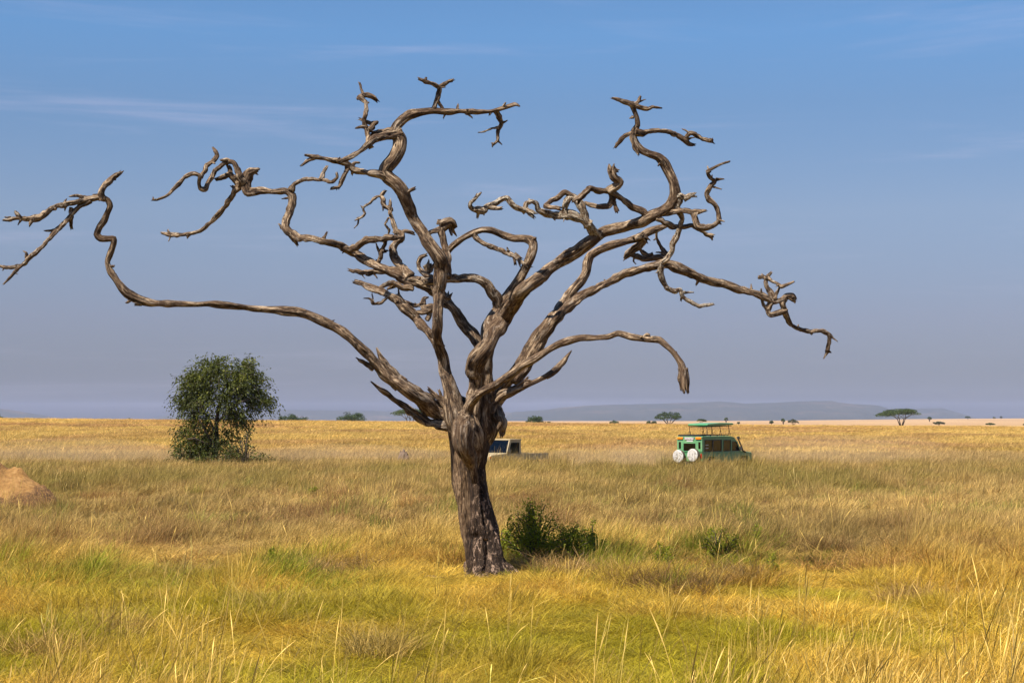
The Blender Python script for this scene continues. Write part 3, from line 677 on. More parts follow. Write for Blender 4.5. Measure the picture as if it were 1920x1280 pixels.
# the thorn tree on the left, its twigs weeping to the grass
SD = 108.0
def shrub_tree():
    u = ray(402, 872)[0]; bx = u*SD; bz = float(ground_z(bx, SD))
    root = empty('thorn_tree', (bx, SD, bz), 'dense dark green thorn tree with rounded crown and weeping twigs, left of the dead tree', 'tree')
    k = SD/F
    def L(px, py): p = P(px, py, SD); return p[0]-bx, p[2]-bz
    ta = Acc()
    limbs = []
    for s in ('402,885 401,850 403,820 402,790 408,760 415,730', '402,815 410,790 430,770 455,755 475,745', '402,810 392,785 370,765 350,750', '403,800 412,760 425,720 440,695', '401,850 396,825 386,800 380,785', '402,840 388,830 372,822 360,822'):
        pl = [tuple(float(v) for v in p.split(',')) for p in s.split()]
        dy = RNG.uniform(-1.6, 1.6)
        pts = [(*L(*p), dy*i/(len(pl)-1)) for i, p in enumerate(pl)]
        pts = np.array([(a, c, b_) for a, b_, c in pts])
        tube_simple(ta, pts+0.03*RNG.normal(size=pts.shape), np.linspace(0.24 if s.startswith('402,885') else 0.09, 0.03, len(pts)), 8); limbs.append(pts)
    ta.build('trunk', bark_mat, root)
    # crown: clumps inside the outline, each a spray of drooping twigs
    blobs = [(420, 700, 52, 26, 1), (368, 722, 34, 28, 1), (462, 712, 32, 24, 1), (415, 742, 58, 28, 1), (350, 752, 22, 26, .9), (485, 746, 22, 18, .9), (505, 752, 11, 9, .7), (442, 770, 38, 15, .8),
             (378, 785, 28, 22, .7), (350, 812, 18, 24, .6), (340, 846, 13, 16, .6), (385, 830, 22, 26, .9), (416, 820, 13, 22, .7), (388, 860, 34, 12, 1.2), (370, 845, 22, 16, .8), (425, 862, 22, 9, 1),
             (402, 674, 26, 8, .6), (470, 680, 18, 8, .6), (452, 792, 12, 10, .5), (438, 838, 12, 12, .4)]
    blobs = [(412+(a_-412)*0.92, 780+(b2-780)*(0.93 if b2 < 780 else 1), c_, d_, e_) for a_, b2, c_, d_, e_ in blobs]
    fa = Acc(); tws = Acc()
    for cx_, cy_, rx, ry, dn in blobs:
        nn = int((rx+5)*(ry+4)*0.34*dn)
        cls = []
        for _ in range(max(3, nn//15)):
            v = RNG.normal(size=3); v /= np.linalg.norm(v); rad = RNG.rand()**0.40
            cls.append((rx*v[0]*rad, ry*v[2]*rad, v[1]*rad*max(rx, ry)*k, RNG.rand()))
        for _ in range(nn):
            q = cls[RNG.randint(len(cls))]; tone = q[3]
            px = cx_+q[0]+RNG.normal()*6.5; py = cy_+q[1]+RNG.normal()*4.5
            depth = q[2]+RNG.normal()*0.25
            x, z = L(px, py)
            if z < 0.25: continue
            c0 = np.array((x, depth, z))
            out = np.array((x-0.3, depth, (z-4.6)*0.5)); out /= np.linalg.norm(out)+1e-6
            d = out*0.75+0.55*RNG.normal(size=3); d /= np.linalg.norm(d)
            ln = RNG.uniform(0.45, 1.05)
            m = 9
            tt = np.linspace(0, 1, m)
            arc = c0+d*(tt*ln)[:, None]; arc[:, 2] -= (tt**2)*ln*RNG.uniform(0.25, 0.85)
            leaves(fa, arc+RNG.normal(size=(m, 3))*0.05, 0.15, 0.45, direc=np.gradient(arc, axis=0)*9, rnd=np.clip(tone*0.55+RNG.rand()*0.25+RNG.rand(m)*0.3, 0, 1))
            if RNG.rand() < 0.12:
                tube_simple(tws, arc[::2], np.linspace(0.014, 0.005, len(arc[::2])), 3)
    # a few long whips beyond the crown
    for _ in range(46):
        ang = RNG.uniform(-0.35, 1.25)*math.pi; cx_, cy_ = 415+68*math.cos(ang), 730-52*math.sin(ang)
        x, z = L(cx_, cy_); dy = RNG.uniform(-1.5, 1.5)
        d = np.array((math.cos(ang), 0.3*RNG.normal(), math.sin(ang)*0.8)); ln = RNG.uniform(0.5, 1.2); tt = np.linspace(0, 1, 12)
        arc = np.array((x, dy, z))+d*(tt*ln)[:, None]; arc[:, 2] -= tt**2*ln*0.55
        leaves(fa, arc, 0.09, 0.35, direc=np.gradient(arc, axis=0)*9); tube_simple(tws, arc[::3], np.linspace(0.012, 0.004, 4), 3)
    fa.build('crown', lf_shrub, root, smooth=False)
    tag(tws.build('twigs', bark_mat, root), kind='stuff')
    return root
shrub_tree()

def bush(name, px, py, w, h, d, mat, label, cat='bush', group=None, leaf=0.03, n=1500, tall=0.0, stems=14, spiky=0.0):
    x = ray(px, py)[0]*d; z0 = float(ground_z(x, d)); root = empty(name, (x, d, z0-0.02), label, cat, group)
    fa = Acc(); sa = Acc()
    for i in range(stems):
        a = RNG.uniform(0, 2*math.pi); e_ = RNG.rand()**0.6
        tip = np.array((math.cos(a)*w/2*e_, math.sin(a)*w/2*e_*0.8, h*(1-0.55*e_**2)*RNG.uniform(0.62, 1.12)))
        tt = np.linspace(0, 1, 7)[:, None]
        path = tip*tt*np.array((1, 1, 0))+np.array((0, 0, 1))*tip[2]*np.sin(tt*math.pi/2)
        path[1:] += RNG.normal(size=(6, 3))*0.02*h
        tube_simple(sa, path, np.linspace(0.012, 0.004, 7)*(0.6+h), 4)
        m = n//stems
        f = RNG.rand(m)**0.65*0.92+0.08
        base_ = np.stack([np.interp(f, tt[:, 0], path[:, k]) for k in range(3)], 1)
        sp_ = (0.14+0.20*RNG.rand(m))*w*0.8*(1-0.45*f*(1 if spiky == 0 else 1+spiky*0.6)); v = RNG.normal(size=(m, 3)); v /= np.linalg.norm(v, axis=1)[:, None]
        C = base_+v*(sp_*RNG.rand(m)**0.5)[:, None]; C = C[C[:, 2] > 0.02]
        leaves(fa, C, leaf, 0.6, rnd=np.clip(RNG.rand(len(C))*0.75+0.25*RNG.rand()+0.0*C[:, 2], 0, 1))
    sa.build('stem', bark_mat, root); fa.build('foliage', mat, root, smooth=False)
    return root
# big green bush against the right foot of the dead tree and weeds further right
for (px, py, w, h, d, leaf, n, st, lab, nm, cat) in [
    (1003, 1052, 1.5, 1.28, 35.2, 0.034, 6500, 34, 'leafy bright green bush growing against the right foot of the dead trunk', 'green_bush', 'bush'),
    (1060, 1052, 1.4, 0.85, 35.4, 0.032, 3600, 22, 'lower spreading green bush just right of the tall bush by the dead trunk', 'green_bush', 'bush'),
    (1108, 1037, 0.75, 0.90, 36.4, 0.034, 1100, 12, 'small green bush at the right end of the bushes by the dead trunk', 'green_bush', 'bush'),
    (948, 1030, 0.45, 1.05, 35.6, 0.032, 1000, 10, 'thin green sapling hugging the right side of the dead trunk', 'green_sapling', 'plant'),
    (1243, 1087, 0.5, 0.62, 34.0, 0.034, 620, 8, 'small upright green weed in dry grass between the bush and the leafy clump', 'green_weed', 'plant'),
    (1352, 1066, 1.0, 0.85, 35.6, 0.032, 1300, 14, 'broad leafy green clump of weeds right of the bushes, below the safari vehicle', 'green_weed', 'plant'),
    (1418, 1034, 0.5, 0.70, 39.0, 0.034, 420, 7, 'little green weed behind the broad leafy clump, up the slope', 'green_weed', 'plant'),
    (1448, 1104, 0.45, 0.50, 32.6, 0.032, 420, 7, 'low bright green weed to the right of the broad leafy clump', 'green_weed', 'plant'),
    (512, 1065, 0.40, 0.42, 35.4, 0.03, 380, 8, 'low dark green weed in the grass left of the dead trunk', 'green_weed', 'plant'),
    (585, 930, 0.7, 0.5, 66.0, 0.06, 350, 8, 'faint green weed standing in the brown grass left of the dead trunk', 'green_weed', 'plant')]:
    bush(nm, px, py, w, h, d, lf_bush, lab, cat, leaf=leaf*1.15, n=int(n*1.5), stems=int(st*1.5))
bush('sapling', 459, 868, 1.3, 2.9, 105.0, lf_shrub, 'small dark sapling beside the right foot of the thorn tree', 'plant', leaf=0.12, n=420, stems=12)
bush('shadow_scrub', 428, 870, 3.0, 1.5, 106.0, lf_shrub, 'low dark bush standing in for shadow at the foot of the thorn tree', 'bush', leaf=0.12, n=900, stems=18)  # dark scrub stands in for the shadow at the tree's right foot
bush('shadow_scrub', 484, 874, 2.8, 1.0, 106.5, lf_shrub, 'flat dark scrub standing in for the thorn tree shadow, right of the small sapling', 'bush', leaf=0.11, n=420, stems=12)  # kept flat and dark in place of the thorn tree's cast shadow

# distant trees on the plain
def far_tree(kind, px, top, wpx, d, label, cat='tree', name='tree', group='distant trees on the plain', mat=None, dens=1.0, fork=3, hpx=None):
    x = (px-960)/F*d; z0 = float(ground_z(x, d)); r = ray(px, top); zt = CAMZ+r[2]*d
    H = max(zt-z0, 0.5); W = wpx*d/F
    root = empty(name, (x, d, z0), label, cat, group)
    ta, fa = Acc(), Acc()
    mat = mat or lf_acacia
    ls = max(0.22, d/F*1.7)                      # leaf spray size
    if kind == 'umbrella':
        cy = H*0.80; ends = []
        for i in range(fork):
            a = -1+2*(i+0.5)/fork; e1 = np.array((a*W*0.13, RNG.uniform(-.1, .1)*W, H*0.42)); 
            sp0 = np.array((a*W*0.02, 0, -0.3))
            for j in range(3):
                b_ = a*0.55+(j-1)*0.35
                e2 = np.array((b_*W*0.42, RNG.uniform(-.3, .3)*W, cy*RNG.uniform(0.93, 1.03)))
                m = e1*0.7+e2*0.3+np.array((0, 0, 0.02*H))
                tube_simple(ta, [sp0, e1*np.array((.8, .8, .7)), e1, m, e2], np.array((.034, .026, .02, .014, .007))*H, 6); ends.append(e2)
        pads = [(0, 0, 1.0, 0.34)]+[(RNG.uniform(-.34, .34), RNG.uniform(-.3, .3), RNG.uniform(.80, 0.98), RNG.uniform(.14, .24)) for _ in range(16)]
        for ox, oy, oz, rad in pads:
            n = int(260*dens*rad/0.2)
            v = RNG.normal(size=(n, 3)); v /= np.linalg.norm(v, axis=1)[:, None]; v *= RNG.rand(n, 1)**0.4
            drop = 0.30*(abs(ox)/0.5)**1.7*H*0.55
            C = np.stack([(ox+v[:, 0]*rad)*W, (oy+v[:, 1]*rad)*W, H*(0.90 if rad > .3 else oz*0.93)-drop+v[:, 2]*H*0.105-((ox+v[:, 0]*rad)/0.5)**2*H*0.13], 1)
            C = C[np.abs(C[:, 0]) < W*0.52]
            leaves(fa, C, ls, 0.6, flat=-0.5)
    elif kind == 'dome':
        for i in range(5):
            a = RNG.uniform(-1, 1)
            tube_simple(ta, [(a*W*0.03, 0, -0.3), (a*W*0.1, RNG.uniform(-.1, .1)*W, H*0.35), (a*W*0.3, RNG.uniform(-.2, .2)*W, H*0.72)], np.array((.045, .03, .012))*H, 6)
        for i in range(30):
            a = RNG.uniform(0, 2*math.pi); e_ = RNG.rand()**0.5*0.40; hh = math.sqrt(max(0, 1-(e_/0.5)**2))
            c0 = np.array((math.cos(a)*e_*W, math.sin(a)*e_*W, H*(0.18+0.66*hh*RNG.uniform(0.35, 1.0))))
            n = int(110*dens); v = RNG.normal(size=(n, 3)); v /= np.linalg.norm(v, axis=1)[:, None]; v *= RNG.rand(n, 1)**0.4
            C = c0+v*np.array((W*0.12, W*0.12, H*0.14)); C = C[C[:, 2] > 0.03*H]
            leaves(fa, C, ls, 0.65)
    else:   # forked: open crown on several stems
        for i in range(4):
            a = (-0.9, -0.3, 0.35, 0.95)[i]
            tube_simple(ta, [(0.0, 0, -0.3), (a*W*0.07, 0, H*0.2), (a*W*0.2, RNG.uniform(-.12, .12)*W, H*0.45), (a*W*0.36, RNG.uniform(-.2, .2)*W, H*0.72)], np.array((.05, .038, .026, .010))*H, 6)
        for i in range(26):
            a = RNG.uniform(0, 2*math.pi); e_ = RNG.rand()**0.5*0.42; hh = math.sqrt(max(0, 1-(e_/0.5)**2))
            c0 = np.array((math.cos(a)*e_*W, math.sin(a)*e_*W, H*(0.42+0.50*hh*RNG.uniform(0.45, 1.0)-0.10*(e_/0.42)**3)))
            n = int(90*dens); v = RNG.normal(size=(n, 3)); v /= np.linalg.norm(v, axis=1)[:, None]; v *= RNG.rand(n, 1)**0.4
            leaves(fa, c0+v*np.array((W*0.095, W*0.1, H*0.10)), ls, 0.65)
    ta.build('trunk', bark_mat, root); fa.build('crown', mat, root, smooth=False)
    return root
far_tree('dome', -6, 769, 26, 620, 'dark tree cut by the left edge of the photo, on the skyline', dens=.5, mat=lf_dome)
far_tree('dome', 243, 782, 26, 620, 'tiny low bush on the skyline left of the thorn tree', 'bush', 'bush', dens=.35, mat=lf_dome)
far_tree('dome', 551, 770.5, 61, 640, 'dark green dome-shaped tree on the skyline, first one right of the thorn tree', dens=1, mat=lf_dome)
far_tree('dome', 659, 769.5, 62, 640, 'broad dark green tree on the skyline, between the dome-shaped tree and the umbrella acacia', dens=1, mat=lf_dome)
far_tree('umbrella', 769, 765, 78, 560, 'umbrella-shaped acacia on the skyline, half hidden behind the long left limb of the dead tree', name='umbrella_acacia')
far_tree('dome', 1001, 777, 44, 660, 'dark rounded tree on the skyline just right of the dead trunk', dens=.9, mat=lf_dome)
far_tree('dome', 1028, 789, 24, 640, 'low bush touching the rounded tree just right of the dead trunk', 'bush', 'bush', dens=.35, mat=lf_dome)
far_tree('dome', 1151, 787.5, 20, 900, 'small bluish bush alone between the dead trunk and the open-crowned tree', 'bush', 'bush', dens=.35)
far_tree('forked', 1254, 769.5, 60, 640, 'open-crowned green tree on forked stems, left of the pop-up roof of the green vehicle', dens=1.1, mat=lf_dome)
far_tree('forked', 1216, 788, 9, 800, 'tiny shrub left of the open-crowned tree, the farther from it of two', 'bush', 'shrub', dens=.2)
far_tree('forked', 1226, 788, 11, 780, 'tiny shrub close to the left side of the open-crowned tree', 'bush', 'shrub', dens=.25)
far_tree('umbrella', 1314, 785, 22, 900, 'thin flat bush seen just above the pop-up roof of the green vehicle', 'bush', 'bush', dens=.35)
far_tree('forked', 1361, 782, 8, 1500, 'tiny dark tree on the far plain above the right end of the pop-up roof', dens=.2)
far_tree('forked', 1384, 790, 6, 900, 'tiny shrub on the far plain just right of the pop-up roof', 'bush', 'shrub', dens=.15)
far_tree('dome', 1446, 787.5, 9, 1000, 'small dark round bush, leftmost of three right of the green vehicle', 'bush', 'bush', dens=.25)
far_tree('forked', 1468, 783.5, 10, 1000, 'small upright dark tree between two bushes right of the green vehicle', dens=.3)
far_tree('forked', 1487, 785, 23, 780, 'ragged grey-green bush, rightmost of three right of the green vehicle', 'bush', 'bush', dens=.5, mat=lf_grey)
far_tree('umbrella', 1689, 765.5, 92, 700, 'large flat-topped umbrella acacia on branching trunks, the widest tree on the right', name='umbrella_acacia', dens=1.6, fork=4)
far_tree('forked', 1742, 780, 9, 1500, 'tiny dark tree touching the right edge of the large umbrella acacia', dens=.2)
far_tree('dome', 1759, 789, 24, 820, 'grey-green rounded bush just right of the large umbrella acacia', 'bush', 'bush', dens=.6, mat=lf_grey)
far_tree('dome', 1856, 792.5, 19, 800, 'small green rounded bush near the right edge of the photo', 'bush', 'bush', dens=.5)
far_tree('umbrella', 1814, 780.5, 13, 2600, 'tiny flat-topped tree on the far right skyline', dens=.3)
far_tree('forked', 1863, 781, 5, 3000, 'speck-like tree on the far right skyline, left of two specks', dens=.15)
far_tree('forked', 1876, 780, 5, 3000, 'speck-like tree on the far right skyline, right of two specks', dens=.15)
far_tree('dome', 1921, 794, 9, 800, 'green bush cut by the right edge of the photo', 'bush', 'bush', dens=.3)

# ------------------------------------------------------------------ termite mounds and fallen wood
def mound(px, py, d, w, h, dp, label, mat, seed, name='termite_mound', peaks=((0, 0, 1, 1),)):
    x = ray(px, py)[0]*d; z0 = float(ground_z(x, d))
    n = 110; g = np.linspace(-1, 1, n); A, B = np.meshgrid(g, g)
    r = np.sqrt(A**2+B**2)
    Hh = np.zeros_like(A)
    for ox, oy, s, hh in peaks:
        rr = np.sqrt((A-ox)**2+(B-oy)**2)/s; Hh = np.maximum(Hh, hh*np.clip(1-rr**1.7, 0, 1))
    Hh *= (1+0.38*fbm(A*4, B*4, s=seed, o=5))
    crumb = np.abs(fbm(A*9, B*9, s=seed+3, o=4)); m_ = sstep(0.05, 0.35, fbm(A*2.6, B*2.6, s=seed+9, o=2))
    Hh += 0.16*crumb*m_*(Hh > 0.03)
    Zm = Hh*h-0.12*sstep(0.75, 1.0, r)-0.02
    V = np.stack([A*w, B*dp+0.06*fbm(A*5, B*5, s=seed+2)*dp, Zm], -1).reshape(-1, 3)
    ii = np.arange(n*n).reshape(n, n); q = np.stack([ii[:-1, :-1], ii[:-1, 1:], ii[1:, 1:], ii[1:, :-1]], -1).reshape(-1, 4)
    o = np_obj(name, V, q, mat, None, True, {'crumb': ('FLOAT', m_.ravel())}); o.location = (x, d, z0)
    tag(o, label, 'mound'); return o
mm_, t, b = new_mat('orange_soil')
oc = N(t, 'ShaderNodeTexCoord').outputs['Object']
n_ = noise(t, 7, 7, 0.72, oc); n2_ = noise(t, 30, 5, 0.7, oc)
c = ramp(t, n_, [(0.3, (0.22, 0.105, 0.032)), (0.5, (0.42, 0.225, 0.070)), (0.72, (0.52, 0.31, 0.12))])
cm = N(t, 'ShaderNodeMath', operation='MULTIPLY'); t.links.new(attr(t, 'crumb').outputs['Fac'], cm.inputs[0]); t.links.new(mrange(t, n2_, 0.43, 0.50), cm.inputs[1])
c = mixc(t, cm.outputs[0], c, (0.11, 0.055, 0.03))
t.links.new(c, b.inputs['Base Color']); b.inputs['Roughness'].default_value = 1; bump(t, b, n2_, 1.0, 0.12)
mound(-12, 930, 60.0, 2.75, 1.42, 1.6, 'bare orange earth termite mound at the left edge of the photo', mm_, 4,
      peaks=((-0.15, 0.0, 0.9, 1.0), (0.32, -0.15, 0.62, 0.86), (-0.5, 0.1, 0.6, 1.0)))
gmat = paint('grey_soil', (0.15, 0.105, 0.075), 1.0, var=0.4, scale=4)
mound(757, 868, 112.0, 0.55, 1.0, 0.5, 'small dark grey mound in dusty grass between the thorn tree and the dead trunk', gmat, 12)
la = Acc(); tube(la, [(0, 0, 0.0, 0.03), (0.15, 0.03, 0.03, 0.035), (0.32, 0.0, 0.03, 0.03), (0.48, -0.04, 0.01, 0.018)], 0.03, 1.2, 1.0, flare=1)
lo = la.build('fallen_branch', limb_mat); p = P(792, 1098, 32.6); lo.location = (p[0], 32.6, float(ground_z(p[0], 32.6))+0.03)
tag(lo, 'short grey piece of fallen wood lying in the grass just left of the trunk foot', 'log')

# ------------------------------------------------------------------ mesh box helpers for vehicles
class MB:
    def __init__(s): s.bm = bmesh.new()
    def box(s, lo, hi, bev=0.0, rot=None, about=None):
        lo, hi = Vector(lo), Vector(hi); c = (lo+hi)/2; d = hi-lo
        r = bmesh.ops.create_cube(s.bm, size=1.0); vs = r['verts']
        bmesh.ops.scale(s.bm, vec=d, verts=vs)
        if bev:
            es = list({e for v in vs for e in v.link_edges})
            bv = bmesh.ops.bevel(s.bm, geom=es, offset=bev, segments=2, affect='EDGES', clamp_overlap=True)
            vs = list({v for f in bv['faces'] for v in f.verts} | {v for v in vs if v.is_valid})
        if rot: bmesh.ops.rotate(s.bm, cent=(0, 0, 0), matrix=rot.to_matrix(), verts=vs)
        bmesh.ops.translate(s.bm, vec=c, verts=vs); return vs
    def prism(s, outline, y0, y1, holes=(), plane='XZ', mat=None):
        """polygon with holes extruded between y0 and y1; plane XZ (side panels) or YZ (front and rear panels)"""
        loops = [list(outline)]+[list(h) for h in holes]
        flat = [p for l in loops for p in l]
        tris = tessellate_polygon([[Vector((a, b_, 0)) for a, b_ in l] for l in loops])
        def mk(a, b_, w):
            v = (a, w, b_) if plane == 'XZ' else (w, a, b_) if plane == 'YZ' else (a, b_, w)
            v = Vector(v); return s.bm.verts.new(mat @ v if mat else v)
        A = [mk(a, b_, y0) for a, b_ in flat]; B = [mk(a, b_, y1) for a, b_ in flat]
        for t3 in tris:
            try: s.bm.faces.new([A[i] for i in t3]); s.bm.faces.new([B[i] for i in reversed(t3)])
            except ValueError: pass
        k = 0
        for l in loops:
            n = len(l)
            for i in range(n):
                j = (i+1) % n; s.bm.faces.new([A[k+i], A[k+j], B[k+j], B[k+i]])
            k += n
    def cyl(s, c, axis_, r, h, segs=20, r2=None):
        m = Vector(axis_).to_track_quat('Z', 'Y').to_matrix().to_4x4(); m.translation = Vector(c)
        bmesh.ops.create_cone(s.bm, cap_ends=True, segments=segs, radius1=r, radius2=r if r2 is None else r2, depth=h, matrix=m)
    def rod(s, a, b_, r, segs=8):
        a, b_ = Vector(a), Vector(b_); s.cyl((a+b_)/2, b_-a, r, (b_-a).length, segs)
    def build(s, name, mat, parent, smooth=False, bevel=0.0):
        bmesh.ops.recalc_face_normals(s.bm, faces=s.bm.faces)
        me = bpy.data.meshes.new(name); s.bm.to_mesh(me); s.bm.free(); me.materials.append(mat)
        o = bpy.data.objects.new(name, me); link(o, parent)
        if bevel:
            md_ = o.modifiers.new('bevel', 'BEVEL'); md_.width = bevel; md_.segments = 2; md_.limit_method = 'ANGLE'
        return o
def one(fn, name, mat, parent, bevel=0.0):
    m = MB(); fn(m); return m.build(name, mat, parent, bevel=bevel)

green = paint('green_paint', (0.048, 0.265, 0.11), 0.40, var=0.12, dust=0.42, scale=1.5, coat=0.3)
beige = paint('beige_paint', (0.42, 0.34, 0.20), 0.45, var=0.06, dust=0.3, scale=1.5, coat=0.2)
blackm = paint('black_plastic', (0.02, 0.02, 0.02), 0.6, var=0.3)
rubber = paint('tyre_rubber', (0.025, 0.023, 0.02), 0.9, var=0.3, dust=0.3)
steel = paint('steel_rim', (0.35, 0.34, 0.32), 0.5, 0.6, dust=0.3)
interior = paint('dark_interior', (0.035, 0.035, 0.035), 0.9, var=0.3)
orange = paint('orange_lens', (0.85, 0.22, 0.01), 0.3, var=0.1)
redl = paint('red_lens', (0.30, 0.02, 0.01), 0.3, var=0.1)
whitem = paint('white_panel', (0.50, 0.50, 0.48), 0.5, var=0.05)
skinm = paint('dark_skin', (0.11, 0.055, 0.035), 0.6, var=0.1)
hairm = paint('black_hair', (0.01, 0.01, 0.01), 0.8)
cloths = [paint('tan_shirt', (0.36, 0.26, 0.15), 0.9), paint('green_shirt', (0.05, 0.30, 0.14), 0.9), paint('pale_shirt', (0.50, 0.48, 0.42), 0.9), paint('rust_shirt', (0.30, 0.08, 0.04), 0.9)]
glass, t, b = new_mat('vehicle_glass')
gl = N(t, 'ShaderNodeBsdfGlossy'); gl.inputs['Roughness'].default_value = 0.03
tr = N(t, 'ShaderNodeBsdfTransparent'); tr.inputs[0].default_value = (0.38, 0.48, 0.46, 1)
fr = N(t, 'ShaderNodeFresnel'); fr.inputs[0].default_value = 1.45
fa_ = N(t, 'ShaderNodeMath', operation='ADD'); fa_.inputs[1].default_value = 0.02; t.links.new(fr.outputs[0], fa_.inputs[0])
mx = N(t, 'ShaderNodeMixShader'); t.links.new(fa_.outputs[0], mx.inputs[0]); t.links.new(tr.outputs[0], mx.inputs[1]); t.links.new(gl.outputs[0], mx.inputs[2])
t.links.new(mx.outputs[0], t.nodes['Material Output'].inputs[0])
# white wheel cover with dark printed scribble of leaves
coverm, t, b = new_mat('printed_wheel_cover')
oc = N(t, 'ShaderNodeTexCoord').outputs['Object']
cn1 = noise(t, 6.5, 5, 0.75, oc, 1.0)
c = ramp(t, cn1, [(0.52, (0.50, 0.48, 0.45)), (0.60, (0.14, 0.13, 0.12))])
t.links.new(c, b.inputs['Base Color']); b.inputs['Roughness'].default_value = 0.6
signm, t, b = new_mat('smudged_white_sign')
oc = N(t, 'ShaderNodeTexCoord').outputs['Object']
c = ramp(t, noise(t, 1, 3, 0.8, scaled(t, oc, (1, 22, 9))), [(0.48, (0.50, 0.48, 0.48)), (0.56, (0.22, 0.14, 0.15))])
t.links.new(c, b.inputs['Base Color']); b.inputs['Roughness'].default_value = 0.5

def wheel(parent, c, r=0.39, w=0.25, side=1):
    m = MB(); m.cyl(c, (0, 1, 0), r, w, 28); o = m.build('wheel', rubber, parent, bevel=0.05)
    m = MB(); m.cyl((c[0], c[1]+side*(w/2+0.006), c[2]), (0, side, 0), r*0.58, 0.03, 20, r*0.50); m.build('rim', steel, o)

# seated passenger: one skinned body with head
def make_person_mesh():
    bm = bmesh.new(); sk = bm.verts.layers.skin.verify()
    J = [((0, 0, 0.0), .15), ((0.02, 0, 0.25), .14), ((0.02, 0, 0.44), .16), ((0.03, 0, 0.54), .07), ((0.05, 0, 0.62), .06), ((0.06, 0, 0.72), .10), ((0.06, 0, 0.80), .085),
         ((0.03, .19, .46), .065), ((0.10, .23, .22), .05), ((0.32, .17, .20), .04), ((0.42, .15, .24), .035),
         ((0.03, -.19, .46), .065), ((0.10, -.23, .22), .05), ((0.32, -.17, .20), .04), ((0.42, -.15, .24), .035),
         ((0.42, .11, 0.02), .085), ((0.50, .12, -0.36), .055), ((0.60, .12, -.40), .04), ((0.42, -.11, 0.02), .085), ((0.50, -.12, -0.36), .055), ((0.60, -.12, -.40), .04)]
    E = [(0, 1), (1, 2), (2, 3), (3, 4), (4, 5), (5, 6), (2, 7), (7, 8), (8, 9), (9, 10), (2, 11), (11, 12), (12, 13), (13, 14), (0, 15), (15, 16), (16, 17), (0, 18), (18, 19), (19, 20)]
    vs = [bm.verts.new(p) for p, r in J]
    for v, (p, r) in zip(vs, J): v[sk].radius = (r, r)
    vs[0][sk].use_root = True
    for a, b_ in E: bm.edges.new((vs[a], vs[b_]))
    me = bpy.data.meshes.new('raw'); bm.to_mesh(me); bm.free()
    o = bpy.data.objects.new('raw', me); COL.objects.link(o)
    o.modifiers.new('s', 'SKIN'); s_ = o.modifiers.new('d', 'SUBSURF'); s_.levels = 2; s_.render_levels = 2
    ev_ = o.evaluated_get(bpy.context.evaluated_depsgraph_get()); out = bpy.data.meshes.new_from_object(ev_); bpy.data.objects.remove(o)
    out.polygons.foreach_set('use_smooth', np.ones(len(out.polygons), bool)); out.materials.clear()
    return out
pm = make_person_mesh()
def person(veh, loc, cl, label, skin=skinm, turn=0.0):
    mw = veh.matrix_world if False else Matrix.LocRotScale(veh.location, veh.rotation_euler, None)
    me = pm.copy(); me.materials.append(cl); me.materials.append(skin)
    for p_ in me.polygons:
        c_ = p_.center
        p_.material_index = 1 if (c_.z > 0.545 or (c_.x > 0.30 and c_.z > 0.12)) else 0
    root = bpy.data.objects.new('person', me); link(root)
    root.location = mw @ Vector(loc); root.rotation_euler = (0, 0, veh.rotation_euler.z+turn)
    tag(root, label, 'person')
    m = MB(); bmesh.ops.create_uvsphere(m.bm, u_segments=14, v_segments=9, radius=0.108, matrix=Matrix.Translation((0.045, 0, 0.795)) @ Matrix.Diagonal((1.02, .92, .85, 1)))
    m.build('hair', hairm, root)
    m = MB(); m.cyl((0.162, 0, 0.73), (1, 0, -0.2), 0.018, 0.03, 8, 0.006)
    m.box((0.138, -0.055, 0.755), (0.158, -0.02, 0.768)); m.box((0.138, 0.02, 0.755), (0.158, 0.055, 0.768)); m.box((0.14, -0.03, 0.682), (0.157, 0.03, 0.692)); m.build('face', skin, root)
    return root

# ------------------------------------------------------------------ green safari vehicle
GH = math.radians(48.0)                      # heading, counter-clockwise from +X
def place(local, px, d, ang):
    """vehicle origin so that the local point stands at this pixel column"""
    x = ray(px, 860)[0]*d
    c_, s_ = math.cos(ang), math.sin(ang)
    return (x-(local[0]*c_-local[1]*s_), d-(local[0]*s_+local[1]*c_))
ox, oy = place((-2.4, -0.9), 1317.5, 99.0, GH)
gv = empty('safari_vehicle', (ox, oy, float(ground_z(ox, oy))+0.02), 'green safari vehicle with raised pop-up roof and two white-covered spare wheels at its back', 'car', rz=GH)
W2 = 0.90
def gbody(m):
    prof = [(-2.40, 0.62), (-2.40, 1.16), (1.42, 1.16), (1.50, 1.20), (2.55, 1.10), (2.68, 1.00), (2.70, 0.62), (2.30, 0.56), (2.18, 0.88), (1.50, 0.88), (1.36, 0.52), (-1.05, 0.52), (-1.20, 0.88), (-1.86, 0.88), (-1.98, 0.56)]
    m.prism(prof, -W2, W2)
one(gbody, 'body', green, gv, bevel=0.03)
win_big = [(-2.22, 1.20), (-0.50, 1.20), (-0.50, 1.86), (-2.18, 1.86)]
win_rear = [(-0.34, 1.20), (0.44, 1.20), (0.44, 1.84), (-0.30, 1.84)]
win_frt = [(0.58, 1.20), (1.36, 1.20), (1.08, 1.66), (0.98, 1.74), (0.58, 1.76)]
side = [(-2.40, 1.165), (1.50, 1.165), (1.16, 1.74), (0.82, 1.94), (0.40, 1.99), (-2.36, 1.99)]
